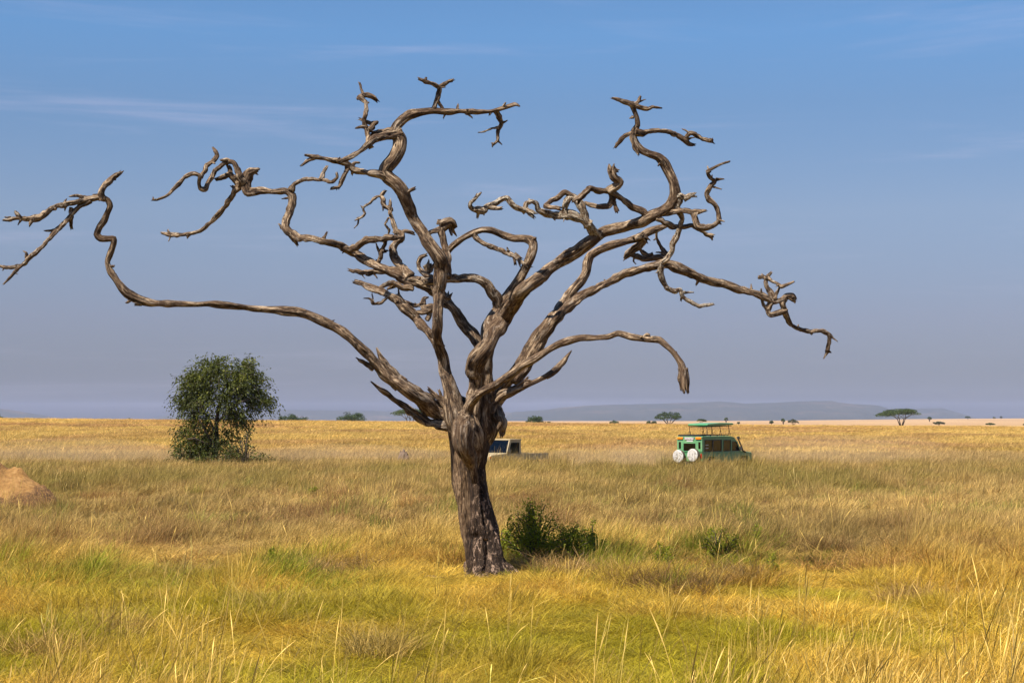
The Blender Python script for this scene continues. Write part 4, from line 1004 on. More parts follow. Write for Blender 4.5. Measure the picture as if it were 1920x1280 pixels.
for y0, y1 in ((-W2, -W2+0.04), (W2-0.04, W2)):
    one(lambda m: m.prism(side, y0, y1, [win_big, win_rear, win_frt]), 'side_panel', green, gv, bevel=0.006)
    sgn = -1 if y0 < 0 else 1
    yy = y0+0.018 if sgn < 0 else y1-0.022
    for wn in (win_big, win_rear, win_frt):
        w_ = one(lambda m: m.prism(wn, yy, yy+0.005), 'window', glass, gv)
        cxw = sum(p[0] for p in wn)/len(wn); czw = sum(p[1] for p in wn)/len(wn)
        outer = [(cxw+(a-cxw)*1.03, czw+(b_-czw)*1.045) for a, b_ in wn]; inner = [(cxw+(a-cxw)*0.965, czw+(b_-czw)*0.93) for a, b_ in wn]
        yo = y0-0.008 if sgn < 0 else y1
        one(lambda m: m.prism(outer, yo, yo+0.008, [inner]), 'frame', blackm, w_)
        if wn is win_big:
            one(lambda m: m.box((-1.42, yo-0.004, 1.20), (-1.33, yo+0.010, 1.86)), 'divider', blackm, w_)
            if sgn < 0:
                for zz_ in (1.54, 1.36):
                    one(lambda m: m.box((-2.08, yy-0.006, zz_), (-1.80, yy-0.001, zz_+0.05)), 'sticker', whitem, w_)
# rear panel with window and two slim side lights
rear = [(-W2, 1.165), (W2, 1.165), (W2, 1.99), (-W2, 1.99)]
rw = [(-0.42, 1.22), (0.44, 1.22), (0.44, 1.66), (-0.42, 1.66)]
rs1 = [(-0.78, 1.34), (-0.62, 1.34), (-0.62, 1.74), (-0.78, 1.74)]; rs2 = [(0.62, 1.34), (0.78, 1.34), (0.78, 1.74), (0.62, 1.74)]
one(lambda m: m.prism(rear, -2.44, -2.40, [rw, rs1, rs2], plane='YZ'), 'rear_panel', green, gv, bevel=0.006)
for wn in (rw, rs1, rs2): 
    w_ = one(lambda m: m.prism(wn, -2.425, -2.42, plane='YZ'), 'window', glass, gv)
# windscreen
one(lambda m: m.prism([(-0.80, 0), (0.80, 0), (0.72, 0.66), (-0.72, 0.66)], 0, 0.012, plane='XY', mat=Matrix.Translation((1.49, 0, 1.20)) @ Matrix.Rotation(math.radians(-61), 4, 'Y') @ Matrix.Rotation(math.radians(90), 4, 'Z') @ Matrix.Identity(4)), 'windscreen', glass, gv)
# roof
roofp = [(-2.46, 1.99), (0.42, 1.99), (0.86, 1.93), (0.90, 1.97), (0.46, 2.06), (0.3, 2.08), (-2.40, 2.08), (-2.46, 2.05)]
def roof_fn(m):
    m.prism(roofp, -W2-0.01, W2+0.01)
ro = one(roof_fn, 'roof', green, gv, bevel=0.03)
def rack(m):
    for yy in (-0.80, 0.80): m.box((-2.42, yy-0.03, 2.12), (0.35, yy+0.03, 2.17))
    for xx in (-2.42, 0.35): m.box((xx-0.03, -0.80, 2.12), (xx+0.03, 0.80, 2.17))
    m.box((-2.46, -0.84, 2.09), (-1.9, 0.84, 2.12))
    for xx in (-2.2, -1.5, -0.8, -0.1):
        for yy in (-0.80, 0.80): m.box((xx-0.02, yy-0.02, 2.07), (xx+0.02, yy+0.02, 2.13))
one(rack, 'roof_rail', blackm, gv)
pop = one(lambda m: (m.prism([(-1.62, 2.66), (1.0, 2.72), (1.08, 2.76), (0.95, 2.84), (-0.3, 2.86), (-1.55, 2.80), (-1.68, 2.74)], -0.70, 0.70)), 'pop_up_roof', green, gv, bevel=0.03)
one(lambda m: m.box((-1.55, -0.64, 2.630), (0.92, 0.64, 2.658), rot=Euler((0, math.radians(-1.1), 0))), 'roof_lining', blackm, pop)
for yy in (-0.62, 0.62):
    for xx in (-1.45, -0.1, 0.80):
        one(lambda m: m.rod((xx, yy, 2.09), (xx-0.20, yy, 2.70), 0.018), 'strut', blackm, pop)
        one(lambda m: m.rod((xx-0.22, yy, 2.09), (xx-0.12, yy, 2.45), 0.014), 'brace', blackm, pop)
# rear lamps, sign boards, spare wheels
for y_ in (-0.66, 0.66):
    one(lambda m: m.box((-2.50, y_-0.20, 1.90), (-2.44, y_+0.20, 2.03), 0.015), 'marker_lamp', orange, gv)
one(lambda m: m.box((-2.475, -0.34, 1.88), (-2.455, 0.34, 2.02)), 'sign_board', signm, gv)
one(lambda m: m.box((-2.452, -0.24, 1.77), (-2.442, 0.20, 1.84)), 'number_plate', whitem, gv)
for y_, zc_ in ((-0.42, 0.98), (0.62, 0.90)):
    m = MB(); m.cyl((-2.62, y_, zc_), (1, 0, 0), 0.385, 0.24, 32); sw = m.build('spare_wheel', rubber, gv, bevel=0.05)
    m = MB(); m.cyl((-2.75, y_, zc_), (-1, 0, 0), 0.385, 0.035, 32, 0.34); m.build('cover', coverm, sw, bevel=0.01)
for y_ in (-0.82, 0.82): one(lambda m: m.box((-2.43, y_-0.06, 0.80), (-2.405, y_+0.06, 1.08)), 'tail_light', redl, gv)
one(lambda m: m.box((-2.56, -0.88, 0.42), (-2.41, 0.88, 0.58), 0.02), 'rear_bumper', blackm, gv)
one(lambda m: (m.box((2.70, -0.92, 0.42), (2.86, 0.92, 0.62), 0.02), m.rod((2.82, -0.5, 0.6), (2.82, -0.5, 1.05), 0.03), m.rod((2.82, 0.5, 0.6), (2.82, 0.5, 1.05), 0.03), m.rod((2.82, -0.5, 1.05), (2.82, 0.5, 1.05), 0.03)), 'front_bumper', blackm, gv)
for y_ in (-0.62, 0.62):
    m = MB(); m.cyl((2.71, y_, 0.86), (1, 0, 0), 0.10, 0.04, 18); m.build('headlight', whitem, gv)
one(lambda m: m.box((2.702, -0.45, 0.74), (2.715, 0.45, 0.98)), 'grille', blackm, gv)
def snork(m):
    pts = [(1.95, -0.93, 1.10), (1.62, -0.95, 1.20), (1.52, -0.95, 1.40), (1.26, -0.93, 1.78), (1.20, -0.93, 1.93)]
    for a, b_ in zip(pts[:-1], pts[1:]): m.rod(a, b_, 0.042, 10)
    m.cyl((1.19, -0.93, 1.97), (0, 0, 1), 0.085, 0.14, 14)
one(snork, 'snorkel', blackm, gv)
for sg in (-1, 1): one(lambda m: (m.box((1.30, sg*1.02-0.09, 1.22), (1.36, sg*1.02+0.09, 1.44), 0.01), m.rod((1.34, sg*0.90, 1.26), (1.33, sg*1.0, 1.30), 0.015)), 'side_mirror', blackm, gv)
for y_ in (-0.40, 0.40): one(lambda m: m.box((0.86, y_-0.15, 1.96), (0.92, y_+0.15, 2.05), 0.01), 'roof_lamp', blackm, gv)
for i, (xx, yy) in enumerate([(-1.35, -0.42), (-1.35, 0.42), (-0.5, -0.42), (-0.5, 0.42), (0.35, -0.42), (0.35, 0.42)]):
    one(lambda m: (m.box((xx-0.25, yy-0.24, 0.86), (xx+0.25, yy+0.24, 1.02), 0.03), m.box((xx-0.32, yy-0.24, 0.95), (xx-0.20, yy+0.24, 1.55), 0.03)), 'car_seat', interior, gv)
for xw in (-1.53, 1.84):
    for sg in (-1, 1): wheel(gv, (xw, sg*0.78, 0.39), side=sg)
for x_ in (-0.9, 0.3):
    one(lambda m: m.rod((x_, -W2-0.012, 1.08), (x_+0.14, -W2-0.012, 1.08), 0.012), 'door_handle', blackm, gv)
person(gv, (-1.30, -0.42, 0.98), cloths[0], 'passenger in a tan shirt behind the large side window of the green vehicle')
person(gv, (-0.45, 0.42, 0.98), cloths[2], 'passenger in a pale shirt on the far side of the green vehicle')
person(gv, (0.38, -0.42, 0.96), cloths[1], 'driver in a green shirt behind the front side windows of the green vehicle')

# ------------------------------------------------------------------ beige pickup
PH = math.radians(180+46.0)
lx0 = (0.62, 0.80)                         # base of its left windscreen pillar
ox, oy = place(lx0, 950.5, 101.0, PH)
tv = empty('pickup_truck', (ox, oy, float(ground_z(ox, oy))-0.02), 'pale beige pickup truck with an empty bed, half hidden by the dead trunk', 'car', rz=PH)
def tbody(m):
    prof = [(-0.55, 0.55), (-0.55, 1.06), (0.62, 1.06), (0.70, 1.12), (1.95, 1.02), (2.12, 0.92), (2.15, 0.55), (1.92, 0.50), (1.80, 0.84), (1.14, 0.84), (1.02, 0.50)]
    m.prism(prof, -0.85, 0.85)
one(tbody, 'body', beige, tv, bevel=0.04)
tside = [(-0.55, 1.065), (0.66, 1.065), (0.40, 1.84), (-0.50, 1.84)]
twin = [(-0.36, 1.10), (0.52, 1.10), (0.33, 1.72), (-0.36, 1.72)]
for y0, y1 in ((-0.85, -0.81), (0.81, 0.85)):
    one(lambda m: m.prism(tside, y0, y1, [twin]), 'side_panel', beige, tv, bevel=0.006)
    w_ = one(lambda m: m.prism(twin, (y0+y1)/2-0.002, (y0+y1)/2+0.003), 'window', glass, tv)
    yo = y0-0.007 if y0 < 0 else y1
    inner = [(0.08+(a-0.08)*0.95, 1.41+(b_-1.41)*0.94) for a, b_ in twin]; outer = [(0.08+(a-0.08)*1.03, 1.41+(b_-1.41)*1.03) for a, b_ in twin]
    one(lambda m: m.prism(outer, yo, yo+0.007, [inner]), 'frame', blackm, w_)
one(lambda m: m.prism([(-0.81, 1.065), (0.81, 1.065), (0.81, 1.84), (-0.81, 1.84)], -0.55, -0.51, [[(-0.6, 1.2), (0.6, 1.2), (0.6, 1.7), (-0.6, 1.7)]], plane='YZ'), 'cab_back', beige, tv)
one(lambda m: m.prism([(-0.6, 1.2), (0.6, 1.2), (0.6, 1.7), (-0.6, 1.7)], -0.533, -0.528, plane='YZ'), 'window', glass, tv)
one(lambda m: m.box((-0.60, -0.88, 1.842), (0.44, 0.88, 1.93), 0.035), 'roof', beige, tv)
slope = math.atan2(0.26, 0.775)
wm = Matrix(((0, -math.sin(slope), 0, 0.655), (1, 0, 0, 0), (0, math.cos(slope), 1, 1.07), (0, 0, 0, 1)))
def wsheet(m):
    A_ = [(0.655, -0.80, 1.075), (0.655, 0.80, 1.075), (0.405, 0.78, 1.84), (0.405, -0.78, 1.84)]
    v1 = [m.bm.verts.new(p_) for p_ in A_]; v2 = [m.bm.verts.new((p_[0]-0.012, p_[1], p_[2])) for p_ in A_]
    m.bm.faces.new(v1); m.bm.faces.new(v2[::-1])
    for i in range(4): m.bm.faces.new([v1[i], v1[(i+1) % 4], v2[(i+1) % 4], v2[i]])
ws = one(wsheet, 'windscreen', glass, tv)
for sg in (-1, 1): one(lambda m: m.rod((0.68, sg*0.83, 1.07), (0.425, sg*0.81, 1.85), 0.035), 'pillar', beige, tv)
for y_ in (0.45, -0.15): one(lambda m: m.rod((0.70, y_, 1.10), (0.60, y_-0.40, 1.22), 0.012), 'wiper', blackm, ws)
one(lambda m: m.box((0.30, -0.75, 1.0), (0.60, 0.75, 1.12), 0.03), 'dashboard', interior, tv)
def bed(m):
    m.box((-2.95, -0.86, 0.70), (-0.60, 0.86, 0.76))
    for yy in (-0.86, 0.82): m.box((-2.95, yy, 0.76), (-0.60, yy+0.04, 1.04))
    m.box((-2.95, -0.82, 0.76), (-2.91, 0.82, 1.04)); m.box((-0.64, -0.82, 0.76), (-0.60, 0.82, 1.04))
    for yy in (-0.87, 0.81): m.box((-2.97, yy, 1.04), (-0.58, yy+0.06, 1.075))
one(bed, 'cargo_bed', beige, tv)
for xx in (-2.8, -2.3, -1.8, -1.3, -0.8): one(lambda m: m.box((xx, 0.862, 0.78), (xx+0.05, 0.885, 1.03)), 'rib', beige, tv)
for sg in (-1, 1):
    m = MB(); m.cyl((2.16, sg*0.60, 0.78), (1, 0, 0), 0.09, 0.04, 18); m.build('headlight', whitem, tv)
    one(lambda m: m.box((2.02, sg*0.86-0.02, 0.80), (2.14, sg*0.86+0.02, 0.92), 0.01), 'indicator', orange, tv)
    one(lambda m: (m.box((0.52, sg*0.98-0.08, 1.12), (0.57, sg*0.98+0.08, 1.34), 0.01), m.rod((0.55, sg*0.84, 1.14), (0.55, sg*0.94, 1.2), 0.012)), 'side_mirror', blackm, tv)
    wheel(tv, (1.47, sg*0.72, 0.38), side=sg); wheel(tv, (-1.85, sg*0.72, 0.38), side=sg)
    one(lambda m: (m.box((-0.32, sg*0.38-0.24, 0.80), (0.16, sg*0.38+0.24, 0.95), 0.03), m.box((-0.42, sg*0.38-0.24, 0.9), (-0.30, sg*0.38+0.24, 1.45), 0.03)), 'car_seat', interior, tv)
one(lambda m: m.box((2.15, -0.88, 0.40), (2.28, 0.88, 0.56), 0.02), 'front_bumper', blackm, tv)
one(lambda m: m.box((2.152, -0.42, 0.66), (2.162, 0.42, 0.88)), 'grille', blackm, tv)
person(tv, (-0.12, 0.38, 0.86), cloths[3], 'person in a rust-coloured shirt at the side window of the beige pickup')
person(tv, (-0.12, -0.38, 0.86), cloths[1], 'person in a green shirt behind the windscreen of the beige pickup')

# ------------------------------------------------------------------ grass
def grass_mat(name):
    m, t, b = new_mat(name)
    ti = attr(t, 'tint', 'INSTANCER').outputs['Color']
    bl = attr(t, 'blade').outputs['Fac']; hh = attr(t, 'along').outputs['Fac']
    c = mixc(t, 1.0, ti, ramp(t, bl, [(0.0, (0.26, 0.26, 0.23)), (0.42, (0.80, 0.79, 0.72)), (0.85, (1.25, 1.20, 1.12)), (1.0, (1.7, 1.6, 1.75))]), 'MULTIPLY')
    t.links.new(c, b.inputs['Base Color']); b.inputs['Roughness'].default_value = 0.6; b.inputs['Specular IOR Level'].default_value = 0.25
    tr = N(t, 'ShaderNodeBsdfTranslucent'); t.links.new(c, tr.inputs[0])
    mx = N(t, 'ShaderNodeMixShader'); mx.inputs[0].default_value = 0.38
    t.links.new(b.outputs[0], mx.inputs[1]); t.links.new(tr.outputs[0], mx.inputs[2]); t.links.new(mx.outputs[0], t.nodes['Material Output'].inputs[0])
    return m
gmat_ = grass_mat('grass_blade')
tufts = bpy.data.collections.new('grass_tufts')
def tuft(i, n, h, rad, wid, lean=0.35, curl=0.4, seg=3, head=0.0, wind=0.0, hj=0.3):
    V, Q, T, bl, al = [], [], [], [], []
    k = 0
    for _ in range(n):
        a = RNG.uniform(0, 2*math.pi); r = rad*RNG.rand()**0.5
        p = np.array((math.cos(a)*r, math.sin(a)*r, 0.0)); H = h*(1+hj*RNG.normal()); H = max(H, h*0.3)
        a2 = RNG.uniform(0, 2*math.pi); out = np.array((math.cos(a2), math.sin(a2), 0))*lean*abs(RNG.normal())*0.8+np.array((math.cos(a), math.sin(a), 0))*lean*0.4+np.array((wind, 0, 0))
        f = RNG.uniform(0, 2*math.pi); wv = np.array((math.cos(f), math.sin(f), 0))*wid/2
        shade = RNG.rand(); cu = curl*RNG.uniform(0.3, 1.4)
        m = seg+1
        for j in range(m):
            s = j/seg
            c0 = p+np.array((0, 0, 1))*H*(s-0.5*cu*s*s)+out*H*(0.55*s+0.75*s*s*cu+0.1*s*s)
            wj = wv*(1-0.75*s) if head == 0 else wv*(0.6 if s < 0.75 else (1.8 if s < 0.99 else 0.3))
            V += [c0-wj, c0+wj]; bl += [shade]*2; al += [s]*2
            if j: Q.append((k+2*j-2, k+2*j-1, k+2*j+1, k+2*j))
        k += 2*m
    me = np_mesh('tuft_%02d' % i, np.array(V)+np.array((0, 0, -0.02)), np.array(Q), gmat_, False, {'blade': ('FLOAT', bl), 'along': ('FLOAT', al)})
    o = bpy.data.objects.new('tuft_%02d' % i, me); tufts.objects.link(o)
for i in range(4): tuft(i, 52, 0.135, 0.19, 0.011, 1.3, 1.1, 3)                        # 0-3 short matted grass
for i in range(4): tuft(4+i, 48, 0.46, 0.17, 0.009, 0.50, 0.9, 4, wind=0.22)           # 4-7 straw tussock
for i in range(4): tuft(8+i, 7, 1.00, 0.12, 0.0075, 0.34, 0.45, 6, head=1, wind=0.14)    # 8-11 tall stalks with seed heads
for i in range(4): tuft(12+i, 80, 0.60, 0.42, 0.019, 0.45, 0.7, 3, wind=0.22)            # 12-15 mid-distance clump
for i in range(4): tuft(16+i, 110, 0.42, 1.15, 0.045, 0.85, 0.9, 2, wind=0.25)            # 16-19 far clump
for i in range(2): tuft(20+i, 150, 0.42, 0.34, 0.010, 0.85, 0.9, 4)                      # 20-21 tangled brown clump

def lerp(a, b_, f): return np.asarray(a)[None, :]*(1-f[:, None])+np.asarray(b_)[None, :]*f[:, None]
def tint(x, y):
    n1 = fbm(x/2.2, y/3.0, s=101, o=3); n2 = fbm(x/7.0, y/11.0, s=131, o=3); n3 = fbm(x/22.0, y/34.0, s=151, o=2); n4 = RNG.normal(size=len(x))
    u = x/y
    G = (0.36, 0.305, 0.020); GO = (0.70, 0.475, 0.080); ST = (0.62, 0.44, 0.160); BR = (0.33, 0.215, 0.085); OL = (0.34, 0.29, 0.06); GOLD = (0.62, 0.44, 0.140)
    greenf = np.clip(0.27+1.5*n1+1.2*n2, 0, 1)*(1-sstep(31, 37, y+9.0*n2+4*n1-4*sstep(-0.05, -0.28, u)))
    near = lerp(GO, G, greenf)
    mid = lerp(ST, BR, np.clip(0.22+1.6*n1+1.3*n2, 0, 1)); mid = mid*(1-0.35*np.clip(n2+0.1, 0, 1)[:, None])+np.array(OL)*(0.35*np.clip(n2+0.1, 0, 1)[:, None])
    c = near*(1-sstep(29, 46, y+9*n2+5*n1))[:, None]+mid*sstep(29, 46, y+9*n2+5*n1)[:, None]
    band = sstep(60, 82, y+16*n2+6*n1)*(1-sstep(99, 112, y+7*n2))
    brown = lerp((0.50, 0.34, 0.125), (0.34, 0.265, 0.07), np.clip(0.45+1.6*n1+1.3*n2, 0, 1))
    c = c*(1-band*0.85)[:, None]+brown*(band*0.85)[:, None]
    dusty = sstep(100, 116, y)*(1-sstep(124, 150, y+10*n2)); c = c*(1-dusty*.6)[:, None]+np.array((0.55, 0.39, 0.19))*(dusty*.6)[:, None]
    fa = sstep(126, 155, y+12*n2)
    gold = lerp(GOLD, (0.46, 0.28, 0.12), np.clip(0.40+1.5*n3+1.1*n2, 0, 1)); gold = gold*(1-0.4*sstep(250, 345, y))[:, None]+np.array((0.56, 0.35, 0.11))*(0.4*sstep(250, 345, y))[:, None]
    yel = np.clip(n3*1.6-0.1, 0, 1)*sstep(130, 150, y)*(1-sstep(220, 260, y)); gold = gold*(1-yel*.6)[:, None]+np.array((0.60, 0.46, 0.09))*(yel*.6)[:, None]
    c = c*(1-fa)[:, None]+gold*fa[:, None]
    c = c*(1+0.16*n4)[:, None]*(1+0.30*n1)[:, None]
    return np.clip(c*np.array((0.95, 0.95, 0.92)), 0.015, 0.85)
PTS, ROT, SCL, VID, TIN = [], [], [], [], []
def hw(y): return 0.35*y+3.0
def scatter(y0, y1, dens, vids, smin, smax, hmul=None, keep=None, tmul=None, colour=None):
    n = int(dens*((hw(y0)+hw(y1))*(y1-y0)))
    y = y0+(y1-y0)*RNG.rand(n*2); x = (RNG.rand(n*2)*2-1)*hw(y1); ok = np.abs(x) < hw(y); x, y = x[ok][:n], y[ok][:n]
    if keep is not None:
        k = RNG.rand(len(x)) < keep(x, y); x, y = x[k], y[k]
    k = np.hypot(x-base[0], y-TD) > 0.50; x, y = x[k], y[k]                       # not through the trunk
    for root, ang, L0, L1, W in ((gv, GH, -2.9, 2.9, 1.0), (tv, PH, -3.0, 2.35, 0.95)):
        dx, dy = x-root.location.x, y-root.location.y; a, b_ = dx*math.cos(ang)+dy*math.sin(ang), -dx*math.sin(ang)+dy*math.cos(ang)
        k = ~((a > L0) & (a < L1) & (np.abs(b_) < W)); x, y = x[k], y[k]
    mx_, my_ = ray(-8, 930)[0]*60, 60.0
    k = ((x-mx_)/2.6)**2+((y-my_+0.7)/2.3)**2 > 0.8+0.4*RNG.rand(len(x)); x, y = x[k], y[k]
    n = len(x); s = RNG.uniform(smin, smax, n)
    pt = 1+1.35*fbm(x/1.2, y/2.0, s=201, o=3)+0.45*fbm(x/6.0, y/9.0, s=221, o=2)
    near_trunk = np.exp(-(((x-base[0])/1.3)**2+((y-TD+1.2)/1.6)**2))
    hz_ = (1-0.72*near_trunk)*s*(np.clip(pt, 0.35, 1.75)*(1-sstep(75, 88, y))+np.clip(pt, 0.6, 1.3)*sstep(75, 88, y))*(hmul(x, y) if hmul else 1)
    PTS.append(np.stack([x, y, ground_z(x, y)], 1)); ROT.append(np.stack([RNG.normal(size=n)*0.06, RNG.normal(size=n)*0.06, np.clip(RNG.normal(size=n)*0.75, -3.1, 3.1)], 1))
    SCL.append(np.stack([s, s, hz_], 1)); VID.append(RNG.choice(vids, n)); tc__ = tint(x, y); TIN.append(np.asarray(colour)[None, :]*(1+0.2*RNG.normal(size=(n, 1)))+0*tc__ if colour is not None else tc__*(tmul if tmul is not None else 1))
gaps = lambda x, y: np.clip(0.78+2.2*fbm(x/1.3, y/2.0, s=331, o=2), 0.05, 1)
patch = lambda x, y: np.clip(0.5+1.3*fbm(x/1.6, y/2.4, s=301, o=2), 0.02, 1)
scatter(11.5, 24, 75, [0, 1, 2, 3], 0.8, 1.6)
scatter(11.5, 24, 26, [4, 5, 6, 7], 0.5, 0.95, keep=patch)
scatter(24, 33, 55, [0, 1, 2, 3], 1.0, 1.7)
scatter(24, 33, 20, [4, 5, 6, 7], 0.4, 0.85, keep=patch)
scatter(31, 46, 28, [4, 5, 6, 7], 0.65, 1.15, hmul=lambda x, y: 0.6+0.5*sstep(33, 42, y), keep=gaps)
scatter(33, 46, 16, [0, 1, 2, 3], 1.2, 2.0)
scatter(44, 84, 11, [12, 13, 14, 15], 0.6, 1.0, hmul=lambda x, y: 0.54+0.30*sstep(62, 76, y), keep=gaps)
veh = lambda x, y: ((np.abs(x/y*F+960-980) < 75) | (np.abs(x/y*F+960-1345) < 105))*1.0
scatter(80, 135, 7.0, [12, 13, 14, 15], 0.8, 1.3, hmul=lambda x, y: 0.78-0.10*sstep(84, 92, y)+0.30*veh(x, y)*sstep(88, 91, y)*(1-sstep(97, 100, y)), keep=gaps)
scatter(91, 97.5, 4.0, [12, 13, 14, 15], 0.9, 1.2, hmul=lambda x, y: 1.17+0.16*(x/y*F+960 < 1150), keep=veh)
scatter(130, 240, 2.1, [16, 17, 18, 19], 0.8, 1.2, hmul=lambda x, y: 0.85+0*x)
scatter(235, 400, 1.0, [16, 17, 18, 19], 1.0, 1.6, hmul=lambda x, y: 0.45+0*x)
# low green growth spreading right from the foot of the dead tree
def greenpatch(x, y):
    px = x/y*F+960
    m = np.exp(-((px-1060)/110)**2-((y-35.5)/3.0)**2)+0.85*np.exp(-((px-1330)/150)**2-((y-35.8)/4.2)**2)+0.5*np.exp(-((px-560)/90)**2-((y-34)/3)**2)+0.4*np.exp(-((px-130)/160)**2-((y-33)/4)**2)
    return np.clip(m*(0.55+2.2*fbm(x/1.1, y/1.5, s=501, o=2)), 0, 1)
scatter(29, 45, 34, [4, 5, 6, 7], 0.55, 1.1, keep=greenpatch, colour=(0.26, 0.285, 0.022))
scatter(45, 125, 0.5, [12, 13, 14, 15], 0.5, 0.9, keep=lambda x, y: np.clip(2.5*fbm(x/3, y/5, s=521, o=2), 0, 1), colour=(0.24, 0.25, 0.045))
# tall pale stalks in the foreground, thickest low right and low left
stalk = lambda x, y: np.clip(0.05+1.1*sstep(0.06, 0.24, x/y)+0.55*np.exp(-((x/y+0.21)/0.07)**2)+0.14*np.exp(-((x/y-0.02)/0.08)**2), 0, 1)*np.clip(0.55+1.2*fbm(x/0.9, y/1.2, s=401, o=2), 0.05, 1)
straw = (0.66, 0.475, 0.135)
scatter(11.5, 31, 4.0, [20, 21], 0.30, 0.75, keep=lambda x, y: np.clip(0.3+2.0*fbm(x/1.2, y/1.8, s=351, o=2), 0.0, 1), tmul=np.array((0.80, 0.68, 0.62)))
scatter(30, 95, 1.6, [20, 21], 0.6, 1.15, keep=lambda x, y: np.clip(0.1+3.0*fbm(x/2.2, y/4.0, s=361, o=2), 0.0, 1), tmul=np.array((0.62, 0.50, 0.52)))
scatter(62, 90, 0.6, [20, 21], 0.9, 1.5, keep=lambda x, y: np.clip(0.2+2.2*fbm(x/4, y/7, s=371, o=2), 0.0, 1), hmul=lambda x, y: 0.6+0*x, tmul=np.array((0.62, 0.52, 0.62)))
scatter(12.5, 18.5, 22, [8, 9, 10, 11], 0.52, 1.02, keep=stalk, colour=straw)
scatter(18, 26, 7, [8, 9, 10, 11], 0.55, 1.05, keep=stalk, colour=straw)
scatter(12.5, 19, 24, [4, 5, 6, 7], 0.8, 1.25, keep=stalk, tmul=np.array((1.1, 1.1, 1.2)))
scatter(25, 60, 0.5, [8, 9, 10, 11], 0.45, 0.85, colour=straw)
scatter(60, 88, 0.2, [8, 9, 10, 11], 0.6, 0.85, colour=(0.6, 0.45, 0.18))
# tangled brown clumps; dark tints paint in clump shading and the dead tree's shadow
for (px, py, d_w, nn, col) in [(1215, 1105, 1.6, 16, (0.17, 0.105, 0.04)), (1290, 1112, 1.0, 9, (0.13, 0.08, 0.03)), (1100, 1085, 1.3, 12, (0.33, 0.22, 0.09)), (1010, 1078, 0.7, 8, (0.28, 0.18, 0.07)), (1640, 1075, 1.3, 12, (0.30, 0.18, 0.055)),
                               (600, 1080, 1.0, 9, (0.20, 0.13, 0.05)), (370, 1085, 0.7, 6, (0.25, 0.17, 0.07)), (215, 1195, 0.8, 8, (0.24, 0.16, 0.05)), (700, 1225, 0.6, 6, (0.25, 0.18, 0.05)),
                               (1370, 1095, 0.9, 8, (0.19, 0.13, 0.05)), (1560, 1040, 0.9, 6, (0.26, 0.17, 0.07)), (1770, 1000, 2.0, 10, (0.24, 0.17, 0.08)), (500, 1150, 1.0, 6, (0.30, 0.22, 0.06)), (965, 1062, 0.5, 6, (0.17, 0.11, 0.045)),
                               (1740, 1125, 1.0, 7, (0.28, 0.18, 0.06)), (90, 1225, 0.6, 6, (0.30, 0.2, 0.06))]:
    r = ray(px, py); d = -CAMZ/r[2]; cx_ = r[0]*d
    x = cx_+RNG.normal(size=nn)*d_w*0.45; y = d+RNG.normal(size=nn)*0.5
    k = np.hypot(x-base[0], y-TD) > 0.65; x, y = x[k], y[k]; nn = len(x)
    s = RNG.uniform(0.7, 1.25, nn)
    PTS.append(np.stack([x, y, ground_z(x, y)], 1)); ROT.append(np.stack([RNG.normal(size=nn)*0.1, RNG.normal(size=nn)*0.1, RNG.uniform(0, 6.283, nn)], 1))
    SCL.append(np.stack([s, s, s], 1)); VID.append(RNG.choice([20, 21], nn)); TIN.append(np.array(col)[None, :]*(1+0.2*RNG.normal(size=(nn, 1)))*1.45)
PTS, ROT, SCL, VID, TIN = map(np.concatenate, (PTS, ROT, SCL, VID, TIN))
TIN = np.clip(TIN, 0.01, 0.85)

def inst_group():
    ng = bpy.data.node_groups.new('scatter_grass', 'GeometryNodeTree')
    ng.interface.new_socket('Geometry', in_out='INPUT', socket_type='NodeSocketGeometry'); ng.interface.new_socket('Geometry', in_out='OUTPUT', socket_type='NodeSocketGeometry')
    i = ng.nodes.new('NodeGroupInput'); o = ng.nodes.new('NodeGroupOutput')
    ci = ng.nodes.new('GeometryNodeCollectionInfo'); ci.inputs['Collection'].default_value = tufts; ci.inputs['Separate Children'].default_value = True; ci.inputs['Reset Children'].default_value = True
    ip = ng.nodes.new('GeometryNodeInstanceOnPoints'); ip.inputs['Pick Instance'].default_value = True
    def na(n, typ):
        a = ng.nodes.new('GeometryNodeInputNamedAttribute'); a.data_type = typ; a.inputs['Name'].default_value = n
        return [s for s in a.outputs if s.enabled and s.name == 'Attribute'][0]
    ng.links.new(i.outputs[0], ip.inputs['Points']); ng.links.new(ci.outputs[0], ip.inputs['Instance'])
    ng.links.new(na('vid', 'INT'), ip.inputs['Instance Index'])
    er = ng.nodes.new('FunctionNodeEulerToRotation'); ng.links.new(na('rot', 'FLOAT_VECTOR'), er.inputs[0]); ng.links.new(er.outputs[0], ip.inputs['Rotation'])
    ng.links.new(na('scl', 'FLOAT_VECTOR'), ip.inputs['Scale']); ng.links.new(ip.outputs[0], o.inputs[0])
    return ng
ng = inst_group()
def grass_obj(name, sel):
    me = bpy.data.meshes.new(name); p = PTS[sel]; n = len(p)
    me.vertices.add(n); me.vertices.foreach_set('co', p.astype(np.float32).ravel())
    for an, typ, key, dat in (('rot', 'FLOAT_VECTOR', 'vector', ROT[sel]), ('scl', 'FLOAT_VECTOR', 'vector', SCL[sel]), ('vid', 'INT', 'value', VID[sel]),
                              ('tint', 'FLOAT_COLOR', 'color', np.concatenate([TIN[sel], np.ones((n, 1))], 1))):
        a = me.attributes.new(an, typ, 'POINT'); a.data.foreach_set(key, np.asarray(dat, np.int32 if typ == 'INT' else np.float32).ravel())
    o = bpy.data.objects.new(name, me); link(o); md_ = o.modifiers.new('scatter', 'NODES'); md_.node_group = ng
    return o
g = VID
tag(grass_obj('short_grass', g < 4), 'short matted yellow-green grass around the dead trunk and in the foreground', 'grass', kind='stuff')
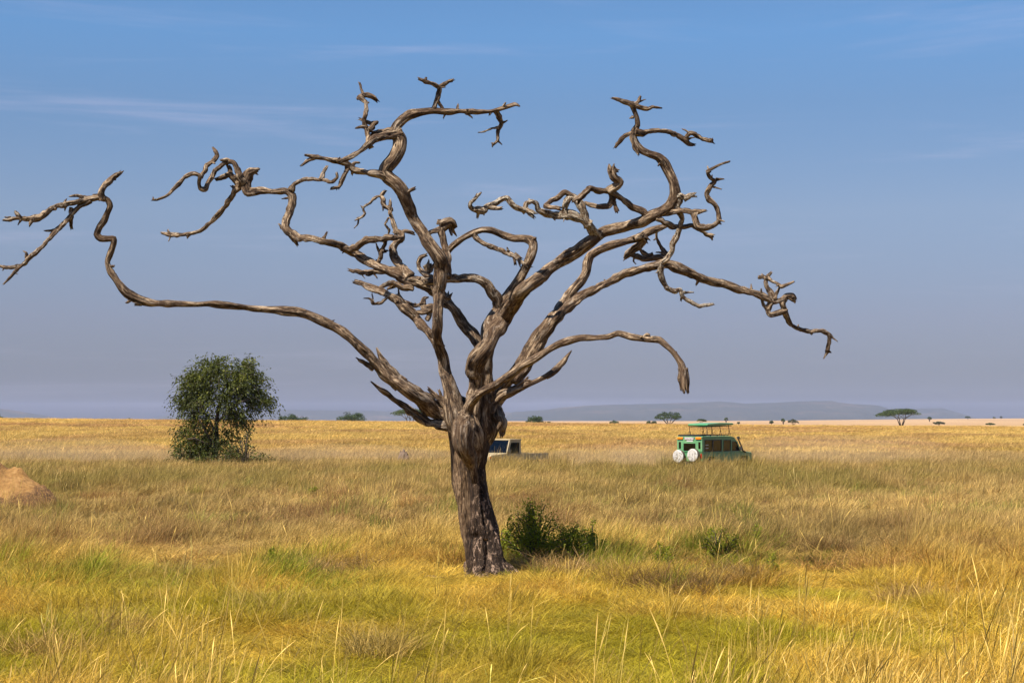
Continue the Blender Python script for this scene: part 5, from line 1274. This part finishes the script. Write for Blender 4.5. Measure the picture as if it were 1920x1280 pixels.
tag(grass_obj('savanna_grass', (g >= 4) & ((g < 8) | (g >= 12)) & (g < 20)), 'dry tan and golden savanna grass covering the plain to the skyline', 'grass', kind='stuff')
tag(grass_obj('tall_stalks', (g >= 8) & (g < 12)), 'tall thin pale straw stalks standing above the foreground grass', 'grass', kind='stuff')
tag(grass_obj('brown_tussocks', g >= 20), 'tangled dry brown tussocks scattered near the dead trunk', 'grass', kind='stuff')
print('instances', len(g))

# ------------------------------------------------------------------ air
def volume_mat(name, col, dens, aniso=0.0):
    m = bpy.data.materials.new(name); m.use_nodes = True; t = m.node_tree
    for n_ in list(t.nodes): t.nodes.remove(n_)
    o = N(t, 'ShaderNodeOutputMaterial'); v = N(t, 'ShaderNodeVolumePrincipled')
    v.inputs['Color'].default_value = (*col, 1); v.inputs['Density'].default_value = dens; v.inputs['Anisotropy'].default_value = aniso
    t.links.new(v.outputs[0], o.inputs['Volume']); return m
def box_obj(name, lo, hi, mat):
    m = MB(); m.box(lo, hi); return m.build(name, mat, None)
tag(box_obj('haze', (-14500, -4200, -62), (14500, 15500, 130), volume_mat('haze_air', (0.43, 0.54, 0.87), 4.2e-5)), kind='stuff')
dustm = volume_mat('road_dust', (0.78, 0.62, 0.47), 0.030)
def dust(px, py, d, rx, ry, rz, label):
    p = P(px, py, d); me = bpy.data.meshes.new('dust_cloud'); bm = bmesh.new()
    bmesh.ops.create_icosphere(bm, subdivisions=4, radius=1.0)
    for v in bm.verts:
        k = 1+0.22*float(fbm(v.co.x*1.7+px, v.co.y*1.7, np.array(v.co.z*1.7), s=7)); v.co = Vector((v.co.x*rx*k, v.co.y*ry*k, v.co.z*rz*k))
    bm.to_mesh(me); bm.free(); me.materials.append(dustm)
    o = bpy.data.objects.new('dust_cloud', me); link(o); o.location = p; tag(o, label, 'dust', kind='stuff')
dust(1235, 850, 101.5, 3.4, 2.0, 0.85, 'pale dust hanging just behind the green vehicle')
dust(1130, 856, 103, 3.6, 2.2, 0.7, 'pale dust over the grass between the two vehicles')
dust(1560, 842, 108, 7.0, 3.0, 1.0, 'thin dust drifting right of the green vehicle')
dust(150, 850, 112, 7.5, 3.5, 1.1, 'thin grey dust over the grass left of the thorn tree')
dust(650, 852, 116, 7.0, 3.0, 0.8, 'thin dust over the grass between the thorn tree and the dead trunk')
